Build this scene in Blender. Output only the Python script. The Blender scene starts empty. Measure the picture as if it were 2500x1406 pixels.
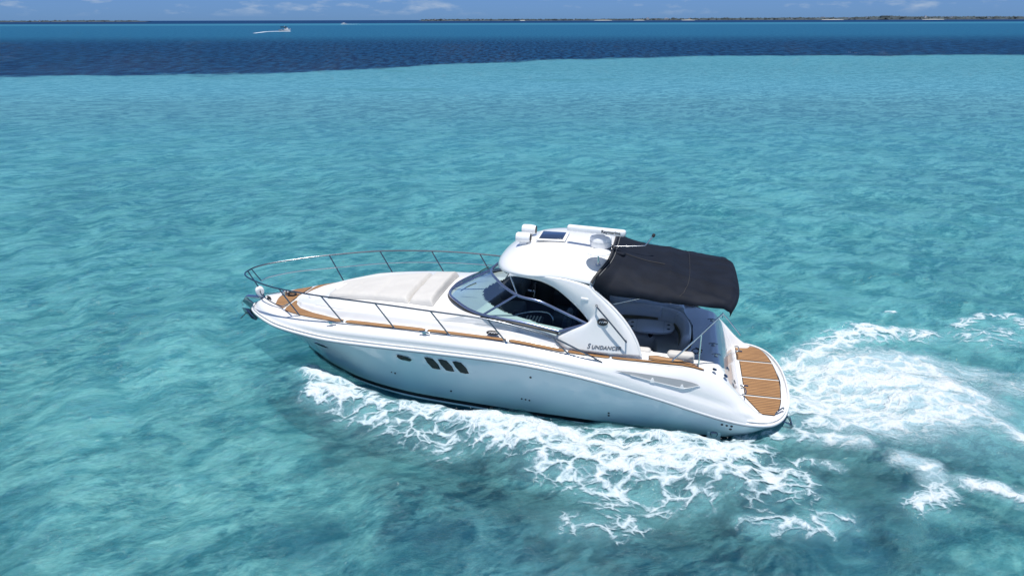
import bpy, bmesh, math, random
import numpy as np
from mathutils import Matrix, Vector, noise as mnoise
R = math.radians
scene = bpy.context.scene
col = scene.collection

# ------------------------------------------------------------------ camera
CAM_H, PITCH, ROLL = 7.72, math.atan(654/1745.0), -0.0028
cam_data = bpy.data.cameras.new('camera')
cam = bpy.data.objects.new('camera', cam_data); col.objects.link(cam)
right = Vector((1, 0, 0)); fwd = Vector((0, math.cos(PITCH), -math.sin(PITCH))); up = Vector((0, math.sin(PITCH), math.cos(PITCH)))
rc = right*math.cos(ROLL) + up*math.sin(ROLL); uc = up*math.cos(ROLL) - right*math.sin(ROLL)
m = Matrix((rc, uc, -fwd)).transposed().to_4x4(); m.translation = (0, 0, CAM_H)
cam.matrix_world = m
cam_data.sensor_width = 36; cam_data.lens = 36*1745/2500.0
cam_data.clip_start = .1; cam_data.clip_end = 80000
scene.camera = cam

# ------------------------------------------------------------------ world, sun, exposure
SUN_EL, SUN_AZ = R(80), R(262)      # direction towards the sun: azimuth measured from +X, anticlockwise
sun_dir = Vector((math.cos(SUN_EL)*math.cos(SUN_AZ), math.cos(SUN_EL)*math.sin(SUN_AZ), math.sin(SUN_EL)))
world = bpy.data.worlds.new('World'); scene.world = world; world.use_nodes = True
nt = world.node_tree; nt.nodes.clear()
wout = nt.nodes.new('ShaderNodeOutputWorld'); bg = nt.nodes.new('ShaderNodeBackground'); bg.inputs['Strength'].default_value = .088
sky = nt.nodes.new('ShaderNodeTexSky'); sky.sky_type = 'NISHITA'; sky.sun_disc = False
sky.sun_elevation = SUN_EL; sky.sun_rotation = math.atan2(sun_dir.x, sun_dir.y)
sky.air_density = 1.0; sky.dust_density = .1; sky.ozone_density = 1.6; sky.altitude = 0
# low trade-wind cumulus just over the horizon, laid out on the sky dome by direction
tc = nt.nodes.new('ShaderNodeTexCoord')
sep = nt.nodes.new('ShaderNodeSeparateXYZ'); nt.links.new(tc.outputs['Generated'], sep.inputs[0])
def wm(op, a, b=None, clamp=False):
    n = nt.nodes.new('ShaderNodeMath'); n.operation = op; n.use_clamp = clamp
    for i, v in enumerate((a, b)):
        if v is None: continue
        if isinstance(v, (int, float)): n.inputs[i].default_value = v
        else: nt.links.new(v, n.inputs[i])
    return n.outputs[0]
az = wm('ARCTAN2', sep.outputs[0], sep.outputs[1]); el = wm('ARCSINE', sep.outputs[2])
cv = nt.nodes.new('ShaderNodeCombineXYZ'); nt.links.new(wm('MULTIPLY', az, 16.), cv.inputs[0]); nt.links.new(wm('MULTIPLY', el, 60.), cv.inputs[1])
cn = nt.nodes.new('ShaderNodeTexNoise'); cn.inputs['Scale'].default_value = 1.6; cn.inputs['Detail'].default_value = 9; cn.inputs['Roughness'].default_value = .62
nt.links.new(cv.outputs[0], cn.inputs['Vector'])
cn2 = nt.nodes.new('ShaderNodeTexNoise'); cn2.inputs['Scale'].default_value = .45; cn2.inputs['Detail'].default_value = 3
nt.links.new(cv.outputs[0], cn2.inputs['Vector'])
cl = wm('ADD', wm('MULTIPLY', cn.outputs['Fac'], .6), wm('MULTIPLY', cn2.outputs['Fac'], .5))
cl = wm('MULTIPLY', wm('SUBTRACT', cl, .585), 6.0, True)
band = wm('MULTIPLY', wm('MULTIPLY', wm('SUBTRACT', el, .004), 120., True), wm('SUBTRACT', 1., wm('MULTIPLY', wm('SUBTRACT', el, .05), 6., True)), True)
cl = wm('MULTIPLY', cl, wm('MULTIPLY', band, .75))
tint = nt.nodes.new('ShaderNodeMix'); tint.data_type = 'RGBA'; tint.blend_type = 'MULTIPLY'; tint.inputs['Factor'].default_value = 1
nt.links.new(sky.outputs[0], tint.inputs['A']); tint.inputs['B'].default_value = (.20, .43, 1.12, 1)
lowf = wm('SUBTRACT', 1., wm('MULTIPLY', el, 1.6, True))
nt.links.new(lowf, tint.inputs['Factor'])
cm = nt.nodes.new('ShaderNodeMix'); cm.data_type = 'RGBA'
nt.links.new(cl, cm.inputs['Factor']); nt.links.new(tint.outputs['Result'], cm.inputs['A']); cm.inputs['B'].default_value = (5.0, 6.0, 7.4, 1)
nt.links.new(cm.outputs['Result'], bg.inputs['Color']); nt.links.new(bg.outputs[0], wout.inputs[0])
sl = bpy.data.lights.new('sun', 'SUN'); sl.energy = 4.8; sl.angle = R(.53); sl.color = (1, .965, .91)
so = bpy.data.objects.new('sun', sl); col.objects.link(so); so.rotation_euler = sun_dir.to_track_quat('Z', 'Y').to_euler()
scene.view_settings.view_transform = 'Standard'; scene.view_settings.look = 'None'
scene.view_settings.exposure = .08; scene.view_settings.gamma = 1
scene.cycles.transparent_max_bounces = 16; scene.cycles.max_bounces = 8
scene.cycles.caustics_reflective = False; scene.cycles.caustics_refractive = False

# ------------------------------------------------------------------ materials
def new_mat(name):
    m = bpy.data.materials.new(name); m.use_nodes = True; return m
def pb(name, color, rough=.5, metal=0., coat=0., spec=.5, bump=None, var=None):
    m = new_mat(name); n = m.node_tree; b = n.nodes['Principled BSDF']
    b.inputs['Base Color'].default_value = (*color, 1); b.inputs['Roughness'].default_value = rough
    b.inputs['Metallic'].default_value = metal; b.inputs['Coat Weight'].default_value = coat
    b.inputs['Specular IOR Level'].default_value = spec
    t = n.nodes.new('ShaderNodeTexCoord')
    if bump:
        sc_, st = bump
        x = n.nodes.new('ShaderNodeTexNoise'); x.inputs['Scale'].default_value = sc_; x.inputs['Detail'].default_value = 4
        n.links.new(t.outputs['Object'], x.inputs['Vector'])
        bu = n.nodes.new('ShaderNodeBump'); bu.inputs['Strength'].default_value = st; bu.inputs['Distance'].default_value = .02
        n.links.new(x.outputs['Fac'], bu.inputs['Height']); n.links.new(bu.outputs[0], b.inputs['Normal'])
    if var:
        sc_, amt = var
        x = n.nodes.new('ShaderNodeTexNoise'); x.inputs['Scale'].default_value = sc_; x.inputs['Detail'].default_value = 5
        n.links.new(t.outputs['Object'], x.inputs['Vector'])
        r = n.nodes.new('ShaderNodeValToRGB'); r.color_ramp.elements[0].position = .3; r.color_ramp.elements[1].position = .7
        r.color_ramp.elements[0].color = (*[c*(1-amt) for c in color], 1); r.color_ramp.elements[1].color = (*[min(1, c*(1+amt)) for c in color], 1)
        n.links.new(x.outputs['Fac'], r.inputs[0]); n.links.new(r.outputs[0], b.inputs['Base Color'])
    return m
M = {}
M['gel'] = pb('white_gelcoat', (.80, .80, .79), .22, coat=.5, var=(1.3, .025))
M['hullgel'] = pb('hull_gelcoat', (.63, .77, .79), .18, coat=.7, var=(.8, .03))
M['black'] = pb('black_bottom_paint', (.012, .013, .016), .35)
M['steel'] = pb('stainless_steel', (.62, .63, .65), .14, metal=1.)
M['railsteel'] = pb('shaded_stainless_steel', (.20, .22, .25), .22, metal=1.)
M['darksteel'] = pb('mirror_steel', (.30, .33, .36), .12, metal=1.)
M['alu'] = pb('windscreen_aluminium', (.16, .20, .33), .22, metal=.7, coat=.4)
M['canvas'] = pb('black_canvas', (.006, .009, .017), .74, spec=.22, bump=(5, .5), var=(3, .25))
M['piping'] = pb('canvas_binding', (.03, .03, .032), .6)
M['thread'] = pb('pale_stitching', (.35, .35, .34), .7)
M['vinyl'] = pb('white_vinyl', (.56, .545, .52), .65, bump=(6, .7), var=(2.5, .04))
M['seat'] = pb('cream_upholstery', (.80, .80, .79), .5, bump=(6, .2), var=(2, .05))
M['tanband'] = pb('tan_upholstery_band', (.20, .165, .095), .6)
M['navy'] = pb('navy_upholstery', (.012, .035, .06), .5, bump=(6, .3), var=(4, .2))
M['dash'] = pb('dash_beige', (.52, .50, .43), .6, var=(2, .04))
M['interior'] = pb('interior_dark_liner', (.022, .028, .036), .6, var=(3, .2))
M['floor'] = pb('cockpit_carpet', (.03, .026, .024), .9, bump=(60, .5))
M['tub'] = pb('cockpit_liner_gelcoat', (.78, .79, .80), .3)
M['plastic'] = pb('white_plastic', (.78, .79, .80), .35)
M['rubber'] = pb('black_rubber', (.02, .02, .022), .5)
M['hatchglass'] = pb('dark_hatch_acrylic', (.02, .032, .06), .12, coat=.5)
M['letter'] = pb('dark_grey_lettering', (.10, .11, .13), .4)
M['table'] = pb('table_top_laminate', (.84, .86, .90), .2, coat=.5)
M['grey'] = pb('grey_door_panel', (.16, .17, .16), .4)
M['port'] = pb('porthole_dark_glass', (.005, .008, .010), .2, spec=.3)
M['winteal'] = pb('hull_window_glass', (.004, .022, .024), .25, spec=.25)
M['vent'] = pb('vent_recess_liner', (.33, .35, .36), .5)

def teak_mat():
    m = new_mat('synthetic_teak'); n = m.node_tree; b = n.nodes['Principled BSDF']; L = n.links
    uv = n.nodes.new('ShaderNodeUVMap'); s = n.nodes.new('ShaderNodeSeparateXYZ'); L.new(uv.outputs[0], s.inputs[0])
    def mm(op, a, bb=None, c=False):
        k = n.nodes.new('ShaderNodeMath'); k.operation = op; k.use_clamp = c
        for i, v in enumerate((a, bb)):
            if v is None: continue
            if isinstance(v, (int, float)): k.inputs[i].default_value = v
            else: L.new(v, k.inputs[i])
        return k.outputs[0]
    # uv.y is the metric distance across the planks; caulking every 68 mm
    fr = mm('FRACT', mm('DIVIDE', s.outputs[1], .068))
    line = mm('LESS_THAN', fr, .24)
    plank = mm('FLOOR', mm('DIVIDE', s.outputs[1], .068))
    x = n.nodes.new('ShaderNodeTexNoise'); x.inputs['Scale'].default_value = 1; x.inputs['Detail'].default_value = 6
    cc = n.nodes.new('ShaderNodeCombineXYZ'); L.new(mm('MULTIPLY', s.outputs[0], 3.), cc.inputs[0]); L.new(mm('MULTIPLY', s.outputs[1], 60.), cc.inputs[1]); L.new(mm('MULTIPLY', plank, 7.3), cc.inputs[2])
    L.new(cc.outputs[0], x.inputs['Vector'])
    r = n.nodes.new('ShaderNodeValToRGB'); r.color_ramp.elements[0].position = .25; r.color_ramp.elements[1].position = .75
    r.color_ramp.elements[0].color = (.24, .118, .045, 1); r.color_ramp.elements[1].color = (.46, .255, .108, 1)
    L.new(x.outputs['Fac'], r.inputs[0])
    mx = n.nodes.new('ShaderNodeMix'); mx.data_type = 'RGBA'; L.new(line, mx.inputs['Factor']); L.new(r.outputs[0], mx.inputs['A']); mx.inputs['B'].default_value = (.045, .028, .018, 1)
    L.new(mx.outputs['Result'], b.inputs['Base Color']); b.inputs['Roughness'].default_value = .6
    return m
M['teak'] = teak_mat()
M['caulk'] = pb('dark_caulk_border', (.035, .025, .02), .6)

def glass_mat(name, tint, refl=.10, rough=.02):
    m = new_mat(name); n = m.node_tree; n.nodes.clear(); L = n.links
    o = n.nodes.new('ShaderNodeOutputMaterial'); t = n.nodes.new('ShaderNodeBsdfTransparent'); t.inputs[0].default_value = (*tint, 1)
    g = n.nodes.new('ShaderNodeBsdfGlossy'); g.inputs['Roughness'].default_value = rough; g.inputs['Color'].default_value = (.8, .88, 1, 1)
    f = n.nodes.new('ShaderNodeFresnel'); f.inputs[0].default_value = 1.5
    hf = n.nodes.new('ShaderNodeMath'); hf.operation = 'MULTIPLY'; hf.inputs[1].default_value = refl; L.new(f.outputs[0], hf.inputs[0])
    mx = n.nodes.new('ShaderNodeMixShader'); L.new(hf.outputs[0], mx.inputs[0]); L.new(t.outputs[0], mx.inputs[1]); L.new(g.outputs[0], mx.inputs[2]); L.new(mx.outputs[0], o.inputs[0])
    return m
M['glass'] = glass_mat('tinted_windscreen_glass', (.66, .80, .80), refl=.45)

# ------------------------------------------------------------------ mesh helpers
def link(name, me, mat=None, parent=None, smooth=True):
    o = bpy.data.objects.new(name, me); col.objects.link(o)
    if mat is not None: me.materials.append(mat)
    if parent is not None: o.parent = parent
    if smooth: me.polygons.foreach_set('use_smooth', [True]*len(me.polygons))
    return o
def tag(o, label=None, cat=None, group=None, kind=None):
    if label: o['label'] = label
    if cat: o['category'] = cat
    if group: o['group'] = group
    if kind: o['kind'] = kind
    return o
def grid_mesh(name, rows, mat, parent=None, smooth=True, closed_v=False, keep=None, uvs=None, thick=0, autosharp=None):
    nr, ncl = len(rows), len(rows[0])
    vs = [tuple(p) for r in rows for p in r]; fs = []; fuv = []
    for i in range(nr-1):
        for j in range(ncl if closed_v else ncl-1):
            k = (j+1) % ncl
            if keep and not keep(i, j): continue
            fs.append((i*ncl+j, i*ncl+k, (i+1)*ncl+k, (i+1)*ncl+j))
    me = bpy.data.meshes.new(name); me.from_pydata(vs, [], fs)
    if uvs:
        l = me.uv_layers.new(name='UVMap')
        for lp in me.loops: l.data[lp.index].uv = uvs[lp.vertex_index]
    me.validate(); me.update()
    bm = bmesh.new(); bm.from_mesh(me); bmesh.ops.delete(bm, geom=[v for v in bm.verts if not v.link_faces], context='VERTS')
    bm.to_mesh(me); bm.free()
    o = link(name, me, mat, parent, smooth)
    if thick:   # always thicken towards the inside of the boat
        ref = Vector((4.4, 0, 2.0)); sgn = sum(p.normal.dot(p.center-ref)*p.area for p in me.polygons)
        md = o.modifiers.new('solid', 'SOLIDIFY'); md.thickness = abs(thick); md.offset = -1 if sgn > 0 else 1
    if autosharp: me.set_sharp_from_angle(angle=R(autosharp))
    return o
def bm_obj(name, bm, mat, parent=None, smooth=True, sharp=40):
    me = bpy.data.meshes.new(name); bm.to_mesh(me); bm.free()
    o = link(name, me, mat, parent, smooth)
    if smooth and sharp: me.set_sharp_from_angle(angle=R(sharp))
    return o
def cat(pts, n=8, closed=False):
    P = [Vector(p) for p in pts]; out = []; N = len(P)
    for i in range(N if closed else N-1):
        p0 = P[i-1] if (closed or i > 0) else P[0]*2-P[1]
        p1, p2 = P[i], P[(i+1) % N]
        p3 = P[(i+2) % N] if (closed or i+2 < N) else P[-1]*2-P[-2]
        for k in range(n):
            t = k/n
            out.append(.5*((2*p1)+(p2-p0)*t+(2*p0-5*p1+4*p2-p3)*t*t+(3*p1-p0-3*p2+p3)*t**3))
    if not closed: out.append(P[-1])
    return out
def tube_bm(bm, pts, r, seg=8, closed=False, caps=True, flat=None):
    pts = [Vector(p) for p in pts]; n = len(pts); rings = []; prev = None
    for i, p in enumerate(pts):
        a = pts[i-1] if (i > 0 or closed) else p; b = pts[(i+1) % n] if (i < n-1 or closed) else p
        t = (b-a).normalized()
        if prev is None:
            ref = Vector((0, 0, 1)) if abs(t.z) < .9 else Vector((1, 0, 0)); u = t.cross(ref).normalized()
        else: u = (prev - t*prev.dot(t)).normalized()
        prev = u; v = t.cross(u)
        rr = r[i] if isinstance(r, (list, tuple)) else r
        ring = []
        for k in range(seg):
            ang = 2*math.pi*k/seg; cu, cvv = math.cos(ang)*rr, math.sin(ang)*rr
            if flat: cvv *= flat
            ring.append(bm.verts.new(p+u*cu+v*cvv))
        rings.append(ring)
    for i in range(n if closed else n-1):
        A, B = rings[i], rings[(i+1) % n]
        for k in range(seg): bm.faces.new((A[k], A[(k+1) % seg], B[(k+1) % seg], B[k]))
    if caps and not closed:
        bm.faces.new(rings[0][::-1]); bm.faces.new(rings[-1])
def tube(name, pts, r, mat, parent=None, seg=8, closed=False, flat=None):
    bm = bmesh.new(); tube_bm(bm, pts, r, seg, closed, flat=flat); return bm_obj(name, bm, mat, parent, sharp=60)
def box_bm(bm, c, s, bev=.0, rot=None, segs=3, taper=None):
    r = bmesh.ops.create_cube(bm, size=1); vs = r['verts']
    for v in vs:
        v.co = Vector((v.co.x*s[0], v.co.y*s[1], v.co.z*s[2]))
        if taper and v.co.z > 0: v.co.x *= taper; v.co.y *= taper
    if bev:
        es = list({e for v in vs for e in v.link_edges})
        g = bmesh.ops.bevel(bm, geom=es, offset=bev, segments=segs, profile=.5, affect='EDGES')
        vs = [v for v in bm.verts if v in set(g['verts']) or v in set(x for x in vs if x.is_valid)]
    mt = Matrix.Translation(c) @ (rot.to_4x4() if rot is not None else Matrix.Identity(4))
    for v in vs: v.co = mt @ v.co
def box(name, c, s, mat, parent=None, bev=.01, rot=None, taper=None, segs=3):
    bm = bmesh.new(); box_bm(bm, c, s, bev, rot, segs, taper); return bm_obj(name, bm, mat, parent, sharp=50)
def rotz(a): return Matrix.Rotation(R(a), 3, 'Z')
def lathe(name, prof, c, mat, parent=None, seg=24, axis=None, sx=1, sy=1):
    bm = bmesh.new(); rings = []
    for (r, z) in prof:
        rings.append([bm.verts.new((max(r, .0005)*math.cos(2*math.pi*k/seg)*sx, max(r, .0005)*math.sin(2*math.pi*k/seg)*sy, z)) for k in range(seg)])
    for A, B in zip(rings, rings[1:]):
        for k in range(seg): bm.faces.new((A[k], A[(k+1) % seg], B[(k+1) % seg], B[k]))
    bm.faces.new(rings[0][::-1]); bm.faces.new(rings[-1])
    q = Vector(axis).to_track_quat('Z', 'Y').to_matrix().to_4x4() if axis else Matrix.Identity(4)
    bmesh.ops.transform(bm, matrix=Matrix.Translation(c) @ q, verts=bm.verts)
    return bm_obj(name, bm, mat, parent, sharp=45)
def text(name, body, size, mat, parent, mw, shear=0, spacing=1., ext=.002, bold=False):
    cu = bpy.data.curves.new(name, 'FONT'); cu.body = body; cu.size = size; cu.shear = shear; cu.space_character = spacing; cu.extrude = ext
    cu.align_x = 'LEFT'
    if bold: cu.offset = size*.02
    t = bpy.data.objects.new(name, cu); col.objects.link(t)
    dg = bpy.context.evaluated_depsgraph_get(); me = bpy.data.meshes.new_from_object(t.evaluated_get(dg))
    bpy.data.objects.remove(t); bpy.data.curves.remove(cu)
    me.transform(mw)
    me.materials.clear()
    return link(name, me, mat, parent, False)
def itp(x, tab): return float(np.interp(x, [t[0] for t in tab], [t[1] for t in tab]))
def sst(a, b, x):
    t = max(0., min(1., (x-a)/(b-a))) if b != a else float(x > a); return t*t*(3-2*t)
# ------------------------------------------------------------------ the motor yacht (X aft->bow, Y to port, Z up)
yacht = bpy.data.objects.new('motor_yacht', None); col.objects.link(yacht)
yacht.location = (5.81, 13.457, -.15); yacht.rotation_euler = (0, 0, R(167.3))
tag(yacht, 'large white motor yacht with black bimini and teak decks cruising in the foreground', 'motor yacht')

# control rows bow -> stern: rub rail, deck edge, chine, keel
RUB = [(12.36,0,1.38),(12.28,.24,1.38),(11.95,.56,1.39),(11.5,.90,1.405),(11.08,1.15,1.42),(10.44,1.42,1.45),(9.6,1.69,1.49),(8.38,1.885,1.55),(7.28,1.96,1.57),(5.7,1.98,1.535),(4.59,1.965,1.42),(3.62,1.945,1.25),(2.69,1.92,1.045),(2.0,1.895,.86),(1.4,1.87,.71),(.9,1.84,.635),(.52,1.74,.615),(.27,1.46,.62),(.12,1.0,.63),(.04,.5,.63),(.02,0,.63)]
DECK = [(12.05,0,1.63),(12.0,.14,1.63),(11.72,.42,1.65),(11.3,.72,1.67),(10.95,.95,1.69),(10.38,1.22,1.74),(9.55,1.52,1.82),(8.35,1.73,1.89),(7.28,1.81,1.91),(5.7,1.84,1.87),(4.6,1.83,1.755),(3.62,1.80,1.69),(2.69,1.76,1.66),(2.0,1.70,1.61),(1.42,1.66,1.37),(.96,1.63,.93),(.66,1.63,.715),(.41,1.54,.70),(.25,1.12,.70),(.17,.54,.70),(.14,0,.70)]
CHINE = [(11.05,0,.46),(10.95,.08,.44),(10.75,.22,.41),(10.45,.42,.37),(10.05,.64,.33),(9.4,.95,.29),(8.7,1.22,.29),(7.9,1.47,.32),(7.0,1.57,.31),(5.5,1.64,.27),(4.5,1.65,.245),(3.6,1.66,.225),(2.7,1.66,.20),(2.0,1.66,.19),(1.42,1.655,.19),(1.2,1.62,.20),(.85,1.50,.22),(.62,1.25,.26),(.45,.9,.30),(.38,.45,.32),(.36,0,.32)]
KEEL = [(10.95,.38),(10.8,.28),(10.6,.18),(10.3,.05),(9.9,-.12),(9.3,-.28),(8.6,-.38),(7.8,-.45),(6.9,-.48),(5.5,-.5),(4.5,-.5),(3.6,-.5),(2.7,-.5),(2.0,-.5),(1.42,-.45),(1.3,-.4),(1.2,-.3),(1.1,-.2),(1.0,-.1),(1.0,-.1),(1.0,-.1)]
NS = 5
rub = cat(RUB, NS); deck = cat(DECK, NS); chine = cat(CHINE, NS); keel = cat([(a, 0, b) for a, b in KEEL], NS)
NR = len(rub)
def full(fn):      # rows port bow->stern then starboard stern->bow
    rows = [fn(i, 1) for i in range(NR)] + [fn(i, -1) for i in range(NR-2, -1, -1)]
    return rows
def flip(p, s): return Vector((p.x, p.y*s, p.z))
# gunwale band between deck edge and rub rail, with the moulded knuckle
def band(i, s):
    D, Rr = deck[i], rub[i]; x = Rr.x; aft = sst(5.0, 2.4, x)
    out = []
    n = 14
    h = D.z-Rr.z
    dirout = Vector((D.y*0+1e-6, 1, 0))
    for k in range(n+1):
        t = k/n; p = D.lerp(Rr, t)
        bul = math.sin(math.pi*t)**.8*.05 + .03*math.sin(math.pi*min(1, t*1.6))
        p2 = p.copy(); o = Vector((Rr.x-D.x, Rr.y-D.y, 0))
        if o.length > 1e-4: o.normalize()
        p2 += o*bul*min(1, h/.3); p2.z -= 0
        # knuckle ledge 0.24 m over the rub rail where the side is tall
        if aft > 0 and h > .3:
            dz = p2.z-(Rr.z+.24)
            p2 += o*(.035*aft*sst(.05, -.05, dz)) 
        out.append(flip(p2, s))
    return out
deckband = grid_mesh('gunwale', full(band), M['gel'], yacht)
def hullside(i, s):
    C, Rr = chine[i], rub[i]; out = []; n = 10; x = Rr.x
    fl = sst(6.5, 10.5, x)
    for k in range(n+1):
        t = k/n; p = (Rr+Vector((0, -.012 if Rr.y > .05 else 0, -.02))).lerp(C, t)
        d = math.sin(math.pi*t)*(.035 - .14*fl)
        if Rr.y < .3: d *= Rr.y/.3
        p = p.copy(); p.y += d
        if x < 1.0:   # tuck under the swim platform
            q = (1-x)/1.0; p = p.copy(); 
            p.z = p.z + .0
        if p.y < 0: p.y = 0
        out.append(flip(p, s))
    return out
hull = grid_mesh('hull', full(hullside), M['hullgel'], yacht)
def bottom(i, s):
    C, K = chine[i], keel[i]
    K = Vector((K.x, 0, K.z)); a = C.copy(); a2 = C+Vector((0, -.012 if C.y > .02 else 0, -.085)); a2.y = max(0, a2.y)
    return [flip(a, s), flip(a2, s)] + [flip(a2.lerp(K, t), s) for t in (.25, .5, .75, 1)]
grid_mesh('hull_bottom', full(bottom), M['black'], yacht)
for s in (1, -1):
    tube('chine_strip', [flip(chine[i]+Vector((0, .006, -.098)), s) for i in range(8, 75, 2)], .020, M['hullgel'], yacht, 6)
# rub rail mouldings
def loopall(line, off): 
    return [Vector((p.x, p.y, p.z))+off for p in line] + [Vector((p.x, -p.y, p.z))+off for p in line[-2:0:-1]]
def outset(line, d, dz):
    L = loopall(line, Vector((0, 0, dz))); n = len(L); out = []
    for i, p in enumerate(L):
        a, b = L[i-1], L[(i+1) % n]; t = (b-a); nrm = Vector((-t.y, t.x, 0)); 
        if nrm.length < 1e-6: nrm = Vector((1, 0, 0))
        nrm.normalize()
        if nrm.dot(Vector((p.x-6, p.y*3, 0))) < 0: nrm = -nrm
        out.append(p+nrm*d)
    return out
tube('rub_rail', outset(rub, .012, -.004), .034, M['gel'], yacht, 10, closed=True)
tube('rub_rail_cap', outset(rub, .000, .062), .017, M['gel'], yacht, 8, closed=True)
tube('rub_rail_shadow_line', outset(rub, .024, -.036), .012, M['vent'], yacht, 6, closed=True)  # grey tube painted in for the thin shadow line under the moulding

# ---- deck moulding as a height field z(x, y)
DX = [p.x for p in deck][::-1]; DY = [p.y for p in deck][::-1]; DZ = [p.z for p in deck][::-1]
def dy(x): return float(np.interp(x, DX, DY))
def dz(x): return float(np.interp(x, DX, DZ))
FOOT = [(1.5,1.50),(2.9,1.58),(3.4,1.62),(4.5,1.645),(5.7,1.655),(6.3,1.65),(7.45,1.61),(8.25,1.54),(9.3,1.37),(9.6,1.30),(10.3,.96),(10.76,.68),(11.0,.42),(11.12,.12),(11.16,0)]
ZC = [(4,2.16),(6.4,2.20),(7.3,2.19),(8,2.17),(9,2.08),(9.6,1.99),(10.3,1.87),(10.8,1.77),(11.16,1.71)]
KN = [(1.5,.0),(2.9,.06),(4.7,.115),(6,.10),(8.9,.15),(9.6,.145),(10.3,.115),(10.8,.07),(11.16,.0)]
def side(x): return dz(x)
ZB = [(2.5,1.73),(3.8,1.75),(4.3,1.95),(4.6,2.07),(5.3,2.19),(5.9,2.235),(6.3,2.25),(7.0,2.22),(7.3,2.19)]
TR = [(.95,.70),(1.02,.71),(1.12,.90),(1.28,1.22),(1.42,1.45),(1.52,1.545),(1.65,1.59),(1.85,1.61),(2.2,1.62)]
def zdeck(x, y):
    a = abs(y); D = dy(x); zd = dz(x)
    yf = itp(x, FOOT); yf = min(yf, D-.02) if D > .03 else 0
    if x >= 11.16: return zd+.035*(1-(a/max(D, .02))**2)
    if x > 2.2:
        kn = itp(x, KN); zk = zd+kn+.03; yn = yf-.11
        if a >= yf: return zd + .006
        if a > yn and yn > 0: return zd+.006+(zk-zd)*sst(yf, yn, a)
        zc = itp(x, ZC); q = a/max(yn, .05); zfore = zk+.006+(zc-zk)*(1-min(1, q)**2.6)
        if x > 7.6: return zfore
        yb = 1.53 if x > 5.5 else 1.545
        zb = itp(x, ZB)
        if x < 4.3: zb = max(zk, zb)
        yb = min(yb, yn-.03); kf = sst(6.5, 7.6, x)
        if a > yb: return (zk + (max(zb, zk)-zk)*(yn-a)/max(.01, yn-yb))*(1-kf)+zfore*kf
        if x > 4.3:
            q = a/yb; return (zb+(max(zc, zb)-zb)*(1-q**2.6))*(1-kf)+zfore*kf
        return zb
    # stern quarter: ridge at the deck edge, transom slope between
    zt = itp(x, TR); w0 = itp(x, [(.6,1.46),(1.0,1.36),(1.5,1.34),(2.2,1.36)]) if y > 0 else 1.47
    ridge = zd
    if x < .66: return .70 + (zd-.70)*sst(D-.1, D, a)
    t = sst(w0, min(w0+.17, D-.03), a)
    return zt*(1-t)+max(zt, ridge)*t if zt < ridge else zt+(ridge-zt)*t
xs = []
x = .16
while x < 12.03:
    xs.append(x); x += .025 if (x < 2.4 or 10.2 < x) else .045
xs.append(12.04)
vs_ = sorted(set([round(v, 4) for v in np.concatenate([np.linspace(-1, 1, 101), 1-np.linspace(0, .2, 22), -1+np.linspace(0, .2, 22)])]))
rows = [[(xx, v*dy(xx), zdeck(xx, v*dy(xx))) for v in vs_] for xx in xs]
def cabx(a): return 6.58-.75*(a/1.15)**2.2 if a < 1.15 else 5.83-.75*(a-1.15)/.25
def ckpt(xx, y):
    a = abs(y)
    if 2.0 < xx <= 4.3:
        w = 1.36
        if xx < 2.5: w = 1.36*math.sqrt(max(0, 1-((2.5-xx)/.5)**2))*.9+.1
        return a < w
    if 4.3 < xx < 6.6: return a < 1.4 and xx < cabx(a)
    return False
def keep(i, j):
    xx = (xs[i]+xs[min(i+1, len(xs)-1)])/2; y = (vs_[j]+vs_[min(j+1, len(vs_)-1)])/2*dy(xx)
    return not ckpt(xx, y)
grid_mesh('deck', rows, M['gel'], yacht, keep=keep)

# ---- cockpit and cabin tub
def hole_outline():
    P = []
    for xx in np.linspace(2.0, 4.28, 30):
        w = 1.36 if xx >= 2.5 else 1.36*math.sqrt(max(0, 1-((2.5-xx)/.5)**2))*.9+.1
        P.append((xx, w))
    P.append((4.32, 1.4))
    for a in np.linspace(1.4, 0.0, 30): P.append((cabx(a)+.015, a))
    return P
ho = hole_outline(); full_o = ho + [(a, -b) for a, b in ho[::-1]]
rows = []
for (a, b) in full_o:
    zt_ = zdeck(a, b) + .004
    rows.append([(a, b*1.01, zt_), (a-.0, b*.985, zt_-.05), (a, b*.965, .80), (a, b*.96, .78)])
nc_ = len(full_o); ci = [i for i in range(nc_) if full_o[i][0] > 4.25]
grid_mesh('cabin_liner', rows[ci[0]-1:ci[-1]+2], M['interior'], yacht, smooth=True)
grid_mesh('cockpit_liner', rows[ci[-1]+1:]+rows[:ci[0]], M['tub'], yacht, smooth=True)
bm = bmesh.new()
f = bm.faces.new([bm.verts.new((a, b*.99, .80)) for a, b in full_o]); bmesh.ops.triangulate(bm, faces=[f])
bm_obj('cockpit_floor', bm, M['floor'], yacht, smooth=False)
# dark cabin lining (inside the windscreen the interior is upholstered in dark navy)
box('cabin_sole', (5.2, 0, .84), (2.2, 2.2, .05), M['interior'], yacht, .01)

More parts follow.
